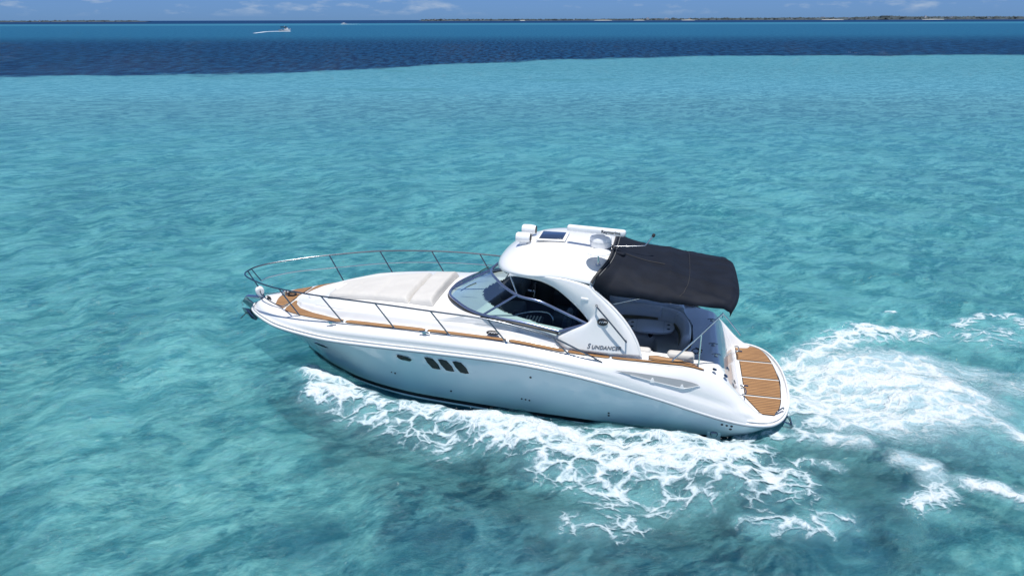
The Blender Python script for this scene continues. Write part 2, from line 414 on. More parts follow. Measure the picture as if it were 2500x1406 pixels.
# ---- hardtop shell
def zedge(x): return itp(x, [(3.7,3.13),(4.1,3.10),(4.6,3.17),(5.1,3.19),(5.6,3.15),(6.0,3.08),(6.25,3.03)])
def zcrown(x): return itp(x, [(3.7,3.46),(4.3,3.53),(4.9,3.56),(5.4,3.545),(5.7,3.50),(5.95,3.40),(6.1,3.29),(6.2,3.12),(6.23,3.03)])
W = 1.47
def xf(v): return 5.05+1.14*(1-min(1, abs(v))**2.3)**(1/2.1)
def xb(v): return 3.74+.30*abs(v)**5
def roof_pt(v, t):
    x0, x1 = xf(v), xb(v); X = x0+(x1-x0)*t; y = v*W
    fall = (1-(1-min(1, t/.50))**2.0)**.60
    g = (1-abs(v)**3.4)**.62
    ze = zedge(X); zc = zcrown(min(X, 5.5)); 
    z = ze+(zc-ze)*g*fall
    return Vector((X, y, z))
vv = [math.sin(a) for a in np.linspace(-math.pi/2, math.pi/2, 49)]
tt = [0.]+[(k/30)**1.35 for k in range(1, 31)]
rows = []
for t in tt: rows.append([roof_pt(v, t) for v in vv])
# small rolled lip under the front edge
lip = [Vector((p.x-.05, p.y*.985, p.z-.055)) for p in rows[0]]
ht = grid_mesh('hardtop', [lip]+rows, M['gel'], yacht, thick=.05)
# side arches running down to the side deck
A = [(5.78,1.20,3.03),(5.6,1.31,3.09),(5.34,1.395,3.10),(5.05,1.43,3.065),(4.78,1.455,2.965),(4.54,1.475,2.80),(4.31,1.49,2.60),(4.15,1.50,2.43),(4.09,1.505,2.31),(4.30,1.53,2.20),(4.60,1.56,2.085),(4.72,1.60,1.97),(4.62,1.655,1.80)]
Bc = [(5.72,1.235,3.12),(5.5,1.36,3.165),(5.25,1.44,3.185),(4.95,1.47,3.19),(4.6,1.47,3.17),(4.3,1.47,3.12),(4.10,1.475,3.06),(4.0,1.48,2.97),(3.80,1.49,2.80),(3.55,1.505,2.57),(3.33,1.53,2.32),(3.14,1.57,2.02),(3.03,1.62,1.73)]
a_, b_ = cat(A, 6), cat(Bc, 6)
for s in (1, -1):
    rows = []
    for p, q in zip(a_, b_):
        r = []
        for k in range(9):
            t = k/8; w = p.lerp(q, t); w.y += .055*math.sin(math.pi*t)*min(1, (p-q).length/.7)
            r.append(flip(w, s))
        rows.append(r)
    grid_mesh('hardtop_arch', rows, M['gel'], yacht, thick=(.07 if s > 0 else -.07))
    # rolled edge of the arch
    tube('arch_edge', [flip(Vector(p)+Vector((0, -.03, 0)), s) for p in b_[36:]], .035, M['gel'], yacht, 8)

# ---- hardtop fittings
sol = box('roof_hatch', (5.06, .02, 3.585), (.62, .66, .03), M['plastic'], yacht, .012, rot=Matrix.Rotation(R(1), 3, 'Y'))
box('hatch_panel', (5.06, .02, 3.604), (.50, .54, .012), M['hatchglass'], sol, .01)
bm = bmesh.new()
for k in range(11): box_bm(bm, (4.84+.044*k, .02, 3.612), (.006, .50, .003))
bm_obj('panel_lines', bm, M['steel'], sol, smooth=False)
def zroof(x, y): # approximate roof height for placing fittings
    v = y/W; best = min((abs(roof_pt(v, t).x-x), roof_pt(v, t).z) for t in np.linspace(0, 1, 60)); return best[1]
for (hx, hy) in ((5.62, .30), (5.62, -.32)):
    z = zroof(hx, hy)
    h = lathe('horn_speaker', [(.02, 0), (.085, .0), (.105, .03), (.108, .16), (.10, .25), (.085, .30), (.07, .302)], (hx+.17, hy, z+.155), M['plastic'], yacht, 24, axis=(-1, .02, .0))
    lathe('speaker_grille', [(.07, 0), (.09, .004), (.085, .008), (.06, .010)], (hx-.133, hy+.006, z+.155), M['rubber'], h, 20, axis=(-1, .02, 0))
    box('speaker_foot', (hx+.02, hy, z+.03), (.16, .09, .07), M['plastic'], h, .015)
# satellite / television disc on a short stem
zd_ = zroof(3.96, 1.1)
st = lathe('disc_stem', [(.05, 0), (.045, .015), (.018, .03), (.016, .23), (.02, .24)], (3.98, 1.12, zroof(3.98, 1.12)), M['steel'], yacht, 16)
lathe('antenna_disc', [(.0, .0), (.20, .0), (.235, .01), (.235, .022), (.15, .045), (0, .055)], (3.98, 1.12, zroof(3.98, 1.12)+.235), M['plastic'], yacht, 36)
# radar scanner
rz0 = zroof(3.98, .35)
ped = lathe('radar_pedestal', [(.10, -.02), (.17, .0), (.215, .03), (.225, .12), (.22, .20), (.19, .25), (.12, .27), (.06, .31)], (4.02, .30, rz0), M['plastic'], yacht, 28, sx=1.0, sy=.85)
tube('pedestal_seam', [(4.02+.227*math.cos(a), .30+.194*math.sin(a), rz0+.14) for a in np.linspace(0, 2*math.pi, 28)[:-1]], .003, M['vent'], ped, 5, closed=True)
RA = -9
arr = bm = bmesh.new(); box_bm(bm, (0, 0, 0), (1.22, .13, .135), .05, segs=5)
radm = Matrix.Translation((4.11, .42, rz0+.385)) @ Matrix.Rotation(R(RA), 4, 'Z')
bmesh.ops.transform(bm, matrix=radm, verts=bm.verts)
rad = bm_obj('radar_array', bm, M['plastic'], yacht, sharp=60)
# lettering on the side that faces the camera (+Y): text X runs toward the stern
tm = radm @ Matrix.Translation((-.12, .067, -.022)) @ Matrix.Rotation(R(180), 4, 'Z') @ Matrix.Rotation(R(90), 4, 'X')
text('radar_lettering', 'Raymarine', .092, M['rubber'], rad, tm, bold=True)
# light mast and searchlight next to the radar
mast = tube('light_mast', cat([(3.80, .22, 3.44), (3.78, .22, 3.50), (3.5, .20, 3.515), (3.17, .18, 3.54), (3.10, .17, 3.58), (2.99, .15, 3.74)], 4), .013, M['steel'], yacht)
lathe('mast_light', [(.012, 0), (.032, .005), (.034, .06), (.02, .075)], (2.985, .15, 3.73), M['rubber'], mast, 14, axis=(-.4, 0, 1))
box('mast_foot', (3.81, .22, 3.46), (.11, .13, .05), M['steel'], mast, .012)
tube('cable_bundle', cat([(3.84,.12,3.50),(3.80,.28,3.55),(3.76,.20,3.47),(3.86,.30,3.52),(3.78,.36,3.46),(3.74,.28,3.52)], 5), .011, M['rubber'], yacht, 6)
box('canvas_flap', (3.60, .55, 3.46), (.22, .12, .07), M['canvas'], yacht, .03, rot=rotz(-25))

# ---- windscreen
base = cat([(7.34,0,2.205),(7.30,.30,2.225),(7.18,.58,2.25),(6.96,.90,2.285),(6.61,1.26,2.28),(6.24,1.47,2.265),(5.9,1.53,2.25),(5.3,1.56,2.20),(4.66,1.585,2.10)], 6)
top = cat([(6.41,0,2.735),(6.37,.22,2.765),(6.27,.50,2.80),(6.08,.84,2.81),(5.84,1.13,2.77),(5.50,1.335,2.685),(5.07,1.40,2.63),(4.66,1.43,2.48),(4.11,1.50,2.28)], 6)
cut = 30
for s in (1, -1):
    fb, ft = base[:cut+1], top[:cut+1]
    pane = grid_mesh('windscreen_glass', [[flip(p.lerp(q, t), s) for t in (0, .33, .66, 1)] for p, q in zip(fb, ft)], M['glass'], yacht)
    fb, ft = base[cut:], top[cut:]
    grid_mesh('windscreen_glass', [[flip(p.lerp(q, t), s) for t in (0, .33, .66, 1)] for p, q in zip(fb, ft)], M['glass'], yacht)
    tube('side_mullion', [flip(base[cut], s), flip(top[cut-1], s)], .030, M['alu'], yacht, 8, flat=.8)
    tube('corner_post', [flip(base[-1], s), flip(top[-1].lerp(base[-1], .02), s)], .028, M['alu'], yacht, 8)
tube('windscreen_base_frame', [Vector((p.x, p.y, p.z+.005)) for p in base[::-1]]+[Vector((p.x, -p.y, p.z+.005)) for p in base[1:]], .032, M['alu'], yacht, 8)
tube('base_gasket', [Vector((p.x+.02*(p.x-5)/2, p.y*1.015, p.z-.03)) for p in base[::-1]]+[Vector((p.x+.02*(p.x-5)/2, -p.y*1.015, p.z-.03)) for p in base[1:]], .026, M['rubber'], yacht, 6)
tube('windscreen_top_frame', [p for p in top[::-1]]+[flip(p, -1) for p in top[1:]], .030, M['alu'], yacht, 8)
tube('centre_mullion', [base[0], top[0]], .028, M['alu'], yacht, 8)
for yy in (.5, -.5):
    w = tube('wiper', cat([(7.0, yy*.9, 2.35), (6.8, yy*1.0, 2.50), (6.62, yy*1.1, 2.60)], 3), .010, M['rubber'], yacht, 6)
# hardtop struts and inner frames visible through the glass
for s in (1, -1):
    tube('hardtop_strut', [(5.55, 1.28*s, 2.66), (5.75, 1.12*s, 3.06)], .016, M['steel'], yacht)

# ---- dash, helm and cabin seats behind the glass
pod = box('instrument_pod', (6.02, -.62, 2.16), (.55, .95, .34), M['interior'], yacht, .06, rot=Matrix.Rotation(R(14), 3, 'Y'))
box('display', (5.80, -.62, 2.27), (.05, .62, .20), M['port'], pod, .01, rot=Matrix.Rotation(R(14), 3, 'Y'))
wh = tube('steering_wheel', [(5.56+.03*math.cos(a), -.62+.19*math.cos(a), 2.06+.19*math.sin(a)) for a in np.linspace(0, 2*math.pi, 25)[:-1]], .016, M['rubber'], yacht, 8, closed=True)
bm = bmesh.new()
for a in (90, 210, 330): tube_bm(bm, [(5.56, -.62, 2.06), (5.56, -.62+.185*math.cos(R(a)), 2.06+.185*math.sin(R(a)))], .012, 6)
tube_bm(bm, [(5.56, -.62, 2.06), (5.80, -.62, 2.06)], .03, 8)
bm_obj('wheel_spokes', bm, M['steel'], wh)
def seat(name, c, s, mat, backside=-1, h=.6):
    o = box(name, c, s, mat, yacht, .06)
    box('seat_back', (c[0]+backside*(s[0]/2-.05), c[1], c[2]+h/2+.05), (.14, s[1]*.98, h), mat, o, .06, rot=Matrix.Rotation(R(-8*backside*-1), 3, 'Y'))
    return o
seat('helm_seat', (4.85, -.62, 1.52), (.55, .85, .20), M['navy'])
box('helm_seat_base', (4.85, -.62, 1.12), (.45, .7, .60), M['interior'], yacht, .04)
seat('companion_seat', (5.0, .72, 1.50), (.85, .72, .20), M['navy'])
box('companion_seat_base', (5.0, .72, 1.12), (.75, .66, .60), M['interior'], yacht, .04)
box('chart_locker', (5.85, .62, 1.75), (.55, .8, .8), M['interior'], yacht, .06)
cw = box('companionway_hatch', (5.55, .02, 1.62), (.6, .34, .06), M['interior'], yacht, .02)
bm = bmesh.new()
for k in range(7): box_bm(bm, (5.32+.075*k, .02, 1.66), (.03, .30, .012))
bm_obj('hatch_slats', bm, M['tub'], cw, smooth=False)
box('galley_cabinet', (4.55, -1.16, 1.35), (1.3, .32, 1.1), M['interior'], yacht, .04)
tube('grab_rail_inside', cat([(5.62, 1.16, 2.20), (5.3, 1.10, 2.27), (4.98, 1.08, 2.27), (4.86, 1.10, 2.16), (4.86, 1.12, 1.98)], 5), .015, M['steel'], yacht)
box('throttle_box', (5.62, .98, 2.17), (.16, .10, .10), M['rubber'], yacht, .03)

# ---- bimini
FR = [roof_pt(v, 1.) for v in np.linspace(-1, 1, 41)]
def canvas_pt(i, t):
    v = -1+2*i/40; p = FR[i]
    xa = 1.30-.04*(1-v*v)+.16*abs(v)**6
    x = p.x+(xa-p.x)*t
    zh = 2.945-.13*t-.02*math.sin(math.pi*t); 
    g = (1-abs(v)**3.0)**.55
    crown = (p.z-2.93)*(1-t)*0+(3.50*(1-t)**1.1+3.06*(1-(1-t)**1.1)) - .04*math.sin(math.pi*t)
    z = zh+(crown-zh)*g
    # hug the hardtop at the front edge
    k = sst(.10, 0, t); z = z*(1-k)+(p.z+.012)*k if abs(v) < .97 else z*(1-k*.3)+(p.z)*k*.3
    y = v*(1.475+.03*math.sin(math.pi*t))
    # rear droop
    e = sst(.93, 1.0, t); z -= .085*e*e*(1-.3*abs(v)); x -= .0
    n = mnoise.noise(Vector((x*1.6, y*3.2, 4.)))*.028 + mnoise.noise(Vector((x*4+y*5, y*6-x*3, 9.)))*.012*(.35+abs(v))
    if abs(v) > .72: n += .024*math.sin((x*1.0+abs(v)*3.5)*8+2*mnoise.noise(Vector((x*3, 1, 0))))*sst(.72, .9, abs(v))*(1-sst(.97, 1, abs(v)))
    n += .020*math.exp(-((abs(v)-.45-.1*t)/.05)**2)*math.sin(math.pi*t) - .022*math.exp(-((t-.47)/.035)**2)*-1*(1-abs(v)**2) - .03*(math.sin(math.pi*min(1, t/.47)) if t < .47 else math.sin(math.pi*(t-.47)/.53))*(1-abs(v)**4)
    f_ = sst(0, .1, t)*sst(1.02, .95, t)
    return Vector((x, y, z+n*f_))
rows = [[canvas_pt(i, t) for i in range(41)] for t in np.linspace(0, 1, 90)]
# short vertical valance at the rear
last = rows[-1]
rows.append([Vector((p.x-.025, p.y, p.z-.05)) for p in last]); rows.append([Vector((p.x-.02, p.y*.995, p.z-.10)) for p in last])
bim = grid_mesh('bimini_canopy', rows, M['canvas'], yacht, thick=.012)
tube('canopy_front_binding', [Vector((p.x+.02, p.y, p.z+.02)) for p in FR], .028, M['piping'], bim, 6)
tube('canopy_stitching', [Vector((p.x-.055, p.y*.995, p.z+.03)) for p in FR[1:-1]], .0035, M['thread'], bim, 5)
tube('canopy_zip', [canvas_pt(i, .12+.012*(i-17))+Vector((0, 0, .012)) for i in range(17, 32)] if False else [canvas_pt(26, t)+Vector((0, 0, .012)) for t in np.linspace(.10, .42, 12)], .007, M['rubber'], bim, 5)
tube('canopy_seam', [canvas_pt(i, .62)+Vector((0, 0, .006)) for i in range(1, 40)], .005, M['piping'], bim, 5)
for s in (1, -1):
    fr = tube('bimini_strut', [(2.43, 1.60*s, 1.70), (1.93, 1.55*s, 2.29), (1.56, 1.46*s, 2.72)], .017, M['steel'], yacht)
    tube('bimini_brace', [(1.93, 1.60*s, 1.66), (1.93, 1.55*s, 2.28)], .014, M['steel'], yacht)
    tube('bimini_stay', [(3.62, 1.40*s, 2.70), (3.1, 1.38*s, 2.86)], .010, M['steel'], yacht)
for xx, zz in ((2.6, 0), (1.5, 0)):
    tube('bimini_bow', [canvas_pt(i, (3.8-xx)/(3.8-1.3))+Vector((0, 0, -.035)) for i in range(1, 40)], .014, M['steel'], yacht)

# ---- cockpit furniture
def sofa_path(n=40):
    P = cat([(4.0,-1.02),(3.3,-1.10),(2.7,-1.08),(2.34,-.92),(2.20,-.55),(2.18,-.1),(2.22,.30)] and [(4.0,-1.02,0),(3.3,-1.10,0),(2.75,-1.06,0),(2.40,-.88,0),(2.25,-.5,0),(2.21,-.1,0),(2.22,.32,0)], 8)
    return P
SP = sofa_path()
def sweep(name, prof, mat, parent, a=0, b=None, seg=None):
    P = SP[a:b]; rows = []
    for i, p in enumerate(P):
        q0, q1 = P[max(0, i-1)], P[min(len(P)-1, i+1)]; t = (q1-q0).normalized(); nrm = Vector((-t.y, t.x, 0))   # points inboard? resolved below
        if nrm.dot(Vector((3.0, .2, 0))-p) < 0: nrm = -nrm
        rows.append([(p.x+nrm.x*u, p.y+nrm.y*u, z) for u, z in prof])
    o = grid_mesh(name, rows, mat, parent, closed_v=True, autosharp=50)
    me = o.data
    bm = bmesh.new(); bm.from_mesh(me); bmesh.ops.holes_fill(bm, edges=[e for e in bm.edges if e.is_boundary], sides=40); bm.to_mesh(me); bm.free()
    return o
seatp = [(-.05,.82),(.52,.82),(.55,.9),(.55,1.12),(.53,1.20),(.48,1.225),(.1,1.20),(-.05,1.19)]
backp = [(-.12,1.15),(.06,1.15),(.08,1.22),(.03,1.55),(.0,1.68),(-.05,1.72),(-.12,1.72),(-.16,1.66)]
N_ = len(SP)
for a, b in ((0, 17), (17, 25), (25, 34), (34, N_)):
    b = min(N_, b+1)
    s_ = sweep('cockpit_sofa_seat', seatp, M['seat'], yacht, a, b)
for a, b in ((0, 17), (17, 25), (25, N_)):
    b = min(N_, b+1)
    bk = sweep('cockpit_sofa_back', backp, M['seat'], yacht, a, b)
    if a != 17: sweep('back_band', [(.074, 1.42), (.083, 1.42), (.070, 1.50), (.061, 1.50)], M['tanband'], bk, a+1, b-1)
tb = bmesh.new(); ring = []
for k in range(48):
    an = 2*math.pi*k/48; c_, s_ = math.cos(an), math.sin(an)
    ring.append((2.92+.53*math.copysign(abs(c_)**.8, c_), -.60+.36*math.copysign(abs(s_)**.8, s_)))
lo = [tb.verts.new((a, b, 1.42)) for a, b in ring]; hi = [tb.verts.new((a, b, 1.46)) for a, b in ring]
tb.faces.new(lo[::-1]); tb.faces.new(hi)
for k in range(48): tb.faces.new((lo[k], lo[(k+1) % 48], hi[(k+1) % 48], hi[k]))
tbl = bm_obj('cockpit_table', tb, M['table'], yacht, sharp=30)
lathe('table_leg', [(.16, 0), (.15, .02), (.055, .05), (.05, .62), (.12, .63)], (2.90, -.60, .80), M['rubber'], tbl, 18)
for dx in (-.30, .30): box('table_seam', (2.92+dx, -.60, 1.4615), (.006, .62, .003), M['vent'], tbl, 0)
for dx, dyy in ((-.40, .12), (-.40, -.12), (.40, .12), (.40, -.12)):
    lathe('cup_holder', [(.035, 0), (.038, .003), (.03, .004)], (2.92+dx, -.60+dyy, 1.4605), M['interior'], tbl, 14)
# bolsters on the port coaming
box('coaming_bolster', (3.05, 1.36, 1.73), (.42, .20, .17), M['vinyl'], yacht, .07)
box('coaming_bolster', (2.27, 1.38, 1.72), (.52, .22, .17), M['vinyl'], yacht, .07)
box('transom_gate', (1.86, .52, 1.36), (.05, .40, .46), M['grey'], yacht, .01, rot=rotz(12))
tube('dock_line', cat([(2.0,1.30,1.74),(1.92,1.18,1.76),(1.98,1.05,1.75),(2.06,1.16,1.745),(1.95,1.28,1.75),(1.86,1.1,1.73),(1.98,.98,1.74),(1.84,.9,1.66)], 5), .009, M['rubber'], yacht, 6)
for (xx, yy) in ((1.62, .55), (1.58, 1.05), (1.60, -.75)):
    cl_ = tube('stern_cleat', [(xx-.09, yy, 1.66), (xx-.04, yy, 1.675), (xx+.04, yy, 1.675), (xx+.09, yy, 1.66)], .012, M['darksteel'], yacht)
    box('cleat_foot', (xx, yy, 1.64), (.07, .03, .06), M['darksteel'], cl_, .008)
for (xx, yy, zz, ax) in ((1.40,1.50,1.44,(-.6,.3,1)),(1.62,1.53,1.57,(-.2,.1,1)),(1.20,1.15,1.08,(-1,0,.6)),(1.14,.8,.98,(-1,0,.5)),(1.30,.85,1.28,(-1,0,.7))):
    ll = lathe('courtesy_light', [(.04, -.01), (.045, .004), (.03, .010)], (xx, yy, zz), M['darksteel'], yacht, 16, axis=ax)
# lower transom grab bars
for yy in (1.0, -1.0):
    tube('transom_grab_bar', cat([(1.02, yy+.14, .88), (.95, yy+.13, .90), (.93, yy, .90), (.95, yy-.13, .90), (1.02, yy-.14, .88)], 4), .012, M['darksteel'], yacht)
# shower / step recess near the platform
for yy in (.42, -1.27):
    box('platform_handle', (.90, yy, .722), (.16, .05, .022), M['darksteel'], yacht, .01)

# ---- teak
def panel(name, outl, z, nlong=24, parent=yacht):
    pass
def strip(name, x0, x1, yin, yout, zf, endtaper=.06, nx=24, s=1, across='y'):
    """teak inlay between two curves y(x); caulk border underneath"""
    def rows_(ins, dz_):
        rows, uv = [], []
        X = np.linspace(x0+ins*.9, x1-ins*.9, nx)
        for xx in X:
            yi, yo = yin(xx)+ins*.6, yout(xx)-ins*.6
            e = min(xx-x0, x1-xx); k = max(0, 1-e/endtaper)
            w = yo-yi; yi += w*.22*k; yo -= w*.22*k
            r = []
            for q in np.linspace(0, 1, 7):
                y = yi+(yo-yi)*q; r.append((xx, y*s, zf(xx, y)+dz_)); uv.append((xx, y+.011))
            rows.append(r)
        return rows, uv
    r, uv = rows_(0, .006); b = grid_mesh(name, r, M['caulk'], yacht, smooth=True, thick=0)
    r, uv = rows_(.016, .010); t = grid_mesh('teak_inlay', r, M['teak'], b, smooth=True, uvs=uv)
    return b
zf = lambda x, y: zdeck(x, y)+.002
def zside(x, y): return dz(x)+.010
fin = lambda x: itp(x, FOOT)+.012
def zbow(x, y): return zdeck(x, y)+.002
for s in (1, -1):
    yo = lambda x: dy(x)-.035
    # wide bow panel, split by the pale diagonal seam: from the trunk foot outward
    strip('teak_side_panel', 9.34, 11.14, lambda x: fin(x)+.0, yo, zside, nx=50, s=s)
    strip('teak_side_panel', 7.40, 9.27, fin, yo, zside, s=s)
    strip('teak_side_panel', 5.69, 7.35, fin, yo, zside, s=s)
    strip('teak_side_panel', 4.50, 5.63, fin, yo, zside, s=s)
    strip('teak_side_panel', 3.62, 4.44, fin, yo, zside, s=s)
    strip('teak_side_panel', 1.82, 3.58, lambda x: dy(x)-.125, lambda x: dy(x)-.035, lambda x, y: zdeck(x, y)+.012, s=s, nx=40)
    strip('teak_side_panel', 1.92, 2.88, lambda x: 1.50, lambda x: dy(x)-.145, lambda x, y: zdeck(x, y)+.012, s=s, nx=30, endtaper=.15)
strip('teak_bow_panel', 11.16, 11.62, lambda x: -.04, lambda x: min(dy(x)-.07, 1.0) if x < 11.5 else max(.05, dy(x)-.07-(x-11.5)*2.2), lambda x, y: zdeck(x, abs(y))+.004, nx=30, endtaper=.03)
strip('teak_bow_panel', 11.16, 11.62, lambda x: .06, lambda x: min(dy(x)-.07, 1.0) if x < 11.5 else max(.07, dy(x)-.07-(x-11.5)*2.2), lambda x, y: zdeck(x, abs(y))+.004, nx=30, endtaper=.03, s=-1)
# swim platform: four panels, planks fore and aft
def aftx(y): return float(np.interp(abs(y), [p.y for p in deck[::-1]][:22], [p.x for p in deck[::-1]][:22]))+.015
def plat(y0, y1, xin):
    def rows_(ins, dz_):
        rows, uv = [], []
        for y in np.linspace(y0+ins, y1-ins, 12):
            a, b = aftx(y)+ins, xin(y)-ins; r = []
            for q in np.linspace(0, 1, 6):
                xx = a+(b-a)*q; r.append((xx, y, .702+dz_)); uv.append((xx, y-y0))
            rows.append(r)
        return rows, uv
    r, uv = rows_(0, .004); b = grid_mesh('platform_teak_panel', r, M['caulk'], yacht, smooth=False)
    r, uv = rows_(.016, .008); grid_mesh('teak_inlay', r, M['teak'], b, smooth=False, uvs=uv)
plat(-1.62, -.83, lambda y: .97)
plat(-.79, -.02, lambda y: .92)
plat(.02, .79, lambda y: .92)
plat(.83, 1.54, lambda y: .94-.40*max(0, y-.86))

# ---- sunpad, lying on the trunk
def pad_rows(x0, x1, w0, w1, th, nx=40, lift=0, ins=0):
    rows = []
    for i in range(nx+1):
        t = i/nx; xx = x0+(x1-x0)*t; w = w0+(w1-w0)*(t**.8)
        e = min(t*(x0-x1), (1-t)*(x0-x1))
        edge = 1-(1-min(1, e/.09))**2.5
        r = []
        for k in range(31):
            v = -1+2*k/30; v2 = math.copysign(1-(1-abs(v))**1.5, v)
            y = v2*w; s_e = (1-abs(v2)**14)**.5 if abs(v2) < 1 else 0
            wr = .020*mnoise.noise(Vector((xx*3.1, y*3.3, 2)))+.007*mnoise.noise(Vector((xx*9+y*5, y*7, 5)))
            qt = 0
            for sx_ in (9.55, 8.85): qt -= .018*math.exp(-((xx-sx_)/.025)**2)
            r.append((xx, y, zdeck(xx, y)+.006+(th+lift*(t**2)+wr+qt)*s_e*edge))
        rows.append(r)
    return rows
sp = bpy.data.objects.new('sun_pad', None); col.objects.link(sp)
sp.location = yacht.location; sp.rotation_euler = yacht.rotation_euler
tag(sp, 'long off-white sun pad cushion lying on the yacht foredeck ahead of the windscreen', 'sun pad')
grid_mesh('pad_cushion', pad_rows(10.20, 8.06, .42, .90, .13), M['vinyl'], sp)
grid_mesh('pad_headrest', pad_rows(8.04, 7.46, .90, .99, .125, nx=20, lift=.05), M['vinyl'], sp)
for s in (1, -1):
    tube('pad_piping', [(x_, s*(.40+.46*(((10.28-x_)/2.22)**.8))*1.005, zdeck(x_, .6)+.045) for x_ in np.linspace(10.2, 8.1, 30)], .006, M['vent'], sp, 5)
# fore hatch with non-skid patch
fh = lathe('fore_hatch', [(.30, 0), (.31, .02), (.29, .055), (.0, .065)], (10.58, 0, zdeck(10.58, 0)-.03), M['gel'], yacht, 32, sx=.95, sy=.95)
lathe('pad_nonskid_patch', [(.0, 0), (.25, .0), (.26, .012), (.22, .022), (0, .03)], (9.95, -.03, zdeck(9.95, 0)+.098), pb('nonskid_gelcoat', (.70, .69, .66), .7, bump=(40, 1.)), sp, 28, sx=1.0, sy=.95)
# trunk knuckle seam
for s in (1, -1):
    tube('trunk_seam', [(x_, s*(itp(x_, FOOT)-.118), zdeck(x_, itp(x_, FOOT)-.118)+.0015) for x_ in np.linspace(4.7, 10.3, 80)], .0035, M['vent'], yacht, 5)

# ---- bow rail
TOP = [(12.42,0,2.27),(12.38,.22,2.28),(12.15,.50,2.30),(11.6,.88,2.33),(10.92,1.22,2.37),(9.72,1.60,2.44),(8.42,1.80,2.465),(7.2,1.90,2.44),(6.03,1.90,2.37),(5.3,1.89,2.24),(4.74,1.88,2.10),(4.2,1.87,1.87),(3.80,1.85,1.67),(3.74,1.85,1.62)]
tp = cat(TOP, 6)
tube('top_rail', [p for p in tp[::-1]]+[flip(p, -1) for p in tp[1:]], .0175, M['railsteel'], yacht, 10)
ST = [((10.92,1.22,2.37),(10.52,1.13,1.70)),((9.72,1.60,2.44),(9.32,1.50,1.83)),((8.42,1.80,2.465),(8.06,1.715,1.90)),((7.2,1.90,2.44),(6.86,1.80,1.915)),((6.03,1.90,2.37),(5.66,1.83,1.875)),((4.74,1.88,2.10),(4.42,1.82,1.745))]
for s in (1, -1):
    for a, b in ST:
        p, q = flip(Vector(a), s), flip(Vector(b), s)
        o = tube('rail_stanchion', [p, q], .0155, M['railsteel'], yacht, 8)
        lathe('stanchion_foot', [(.035, 0), (.035, .01), (.018, .03)], q-Vector((0, 0, .01)), M['steel'], o, 14)
for s in (1, -1):
    lathe('rail_end_foot', [(.03, 0), (.03, .012), (.016, .02)], (3.74, 1.85*s, 1.60), M['steel'], yacht, 12)
tube('bow_post', [(12.40, .06, 2.26), (12.02, .06, 1.62)], .016, M['railsteel'], yacht, 8)
tube('bow_post', [(12.40, -.10, 2.26), (12.20, -.12, 1.98)], .014, M['railsteel'], yacht, 8)
mid = cat([(12.20,-.12,1.98),(12.10,-.40,2.0),(11.6,-.82,2.03),(10.72,-1.18,2.07),(9.52,-1.56,2.15),(8.24,-1.76,2.19),(7.03,-1.86,2.18),(5.85,-1.88,2.12),(4.9,-1.87,1.95)], 5)
tube('mid_rail', mid, .010, M['steel'], yacht, 6)
tube('mid_rail', cat([(12.14,.06,1.85),(12.0,.26,1.80),(11.6,.55,1.76),(11.2,.75,1.75),(10.75,1.16,2.02)], 5), .013, M['railsteel'], yacht, 6)

# ---- bow gear
ws = lathe('windlass', [(.08, 0), (.085, .03), (.05, .05), (.045, .10), (.07, .12), (.05, .14)], (11.55, -.05, 1.68), M['steel'], yacht, 18)
bm = bmesh.new(); rnd = random.Random(4)
cp = cat([(11.55,-.12,1.73),(11.7,-.16,1.71),(11.9,-.06,1.70),(12.1,-.02,1.69),(12.3,0,1.66)], 6)
for i in range(len(cp)-1):
    tube_bm(bm, [cp[i]+Vector((0, (-1)**i*.012, .012*(i % 2))), cp[i+1]+Vector((0, -(-1)**i*.012, 0))], .010, 6)
bm_obj('anchor_chain', bm, M['darksteel'], yacht)
tube('coiled_bow_line', cat([(11.35+.10*math.cos(a)*(1+.08*math.sin(3*a)), -.02+.09*math.sin(a), 1.725+.004*a) for a in np.linspace(0, 14, 40)], 2), .011, M['rubber'], yacht, 6)
spl = lathe('bow_searchlight', [(.05, 0), (.09, .01), (.10, .05), (.10, .16), (.085, .19), (.03, .20)], (12.22, -.02, 1.80), M['plastic'], yacht, 24, axis=(-.15, .2, -.0))
lathe('searchlight_base', [(.07, 0), (.06, .04), (.05, .12)], (12.17, 0, 1.64), M['plastic'], spl, 18)
bm = bmesh.new(); box_bm(bm, (12.36, 0, 1.60), (.42, .13, .05), .015); bm_obj('anchor_roller', bm, M['steel'], yacht)
# anchor: shank plate, crown and two flukes
anc = box('anchor', (12.50, .0, 1.40), (.40, .04, .17), M['darksteel'], yacht, .015, rot=Matrix.Rotation(R(-38-90+90), 3, 'Y'))
bm = bmesh.new()
vsb = [bm.verts.new(c) for c in ((12.66,0,1.16),(12.42,.17,1.13),(12.60,.03,1.23),(12.44,0,1.02),(12.42,-.17,1.13),(12.60,-.03,1.23),(12.70,0,1.25))]
for v_ in vsb: v_.co = Vector((12.55, 0, 1.15))+(v_.co-Vector((12.55, 0, 1.15)))*1.35
for f_ in ((0,1,2),(0,3,1),(0,4,3),(0,5,4),(1,3,2),(4,5,3),(2,3,5),(6,0,2),(6,5,0),(6,2,5)): bm.faces.new([vsb[k] for k in f_])
bm_obj('anchor_fluke', bm, M['darksteel'], anc, smooth=False)
tube('anchor_stock', [(12.62,-.38,1.22),(12.60,0,1.20),(12.58,.34,1.16)], .010, M['rubber'], anc)
tube('anchor_trip_ring', cat([(12.62,-.05,1.35),(12.72,-.08,1.42),(12.80,-.1,1.38),(12.78,-.1,1.30)], 4), .008, M['steel'], anc)
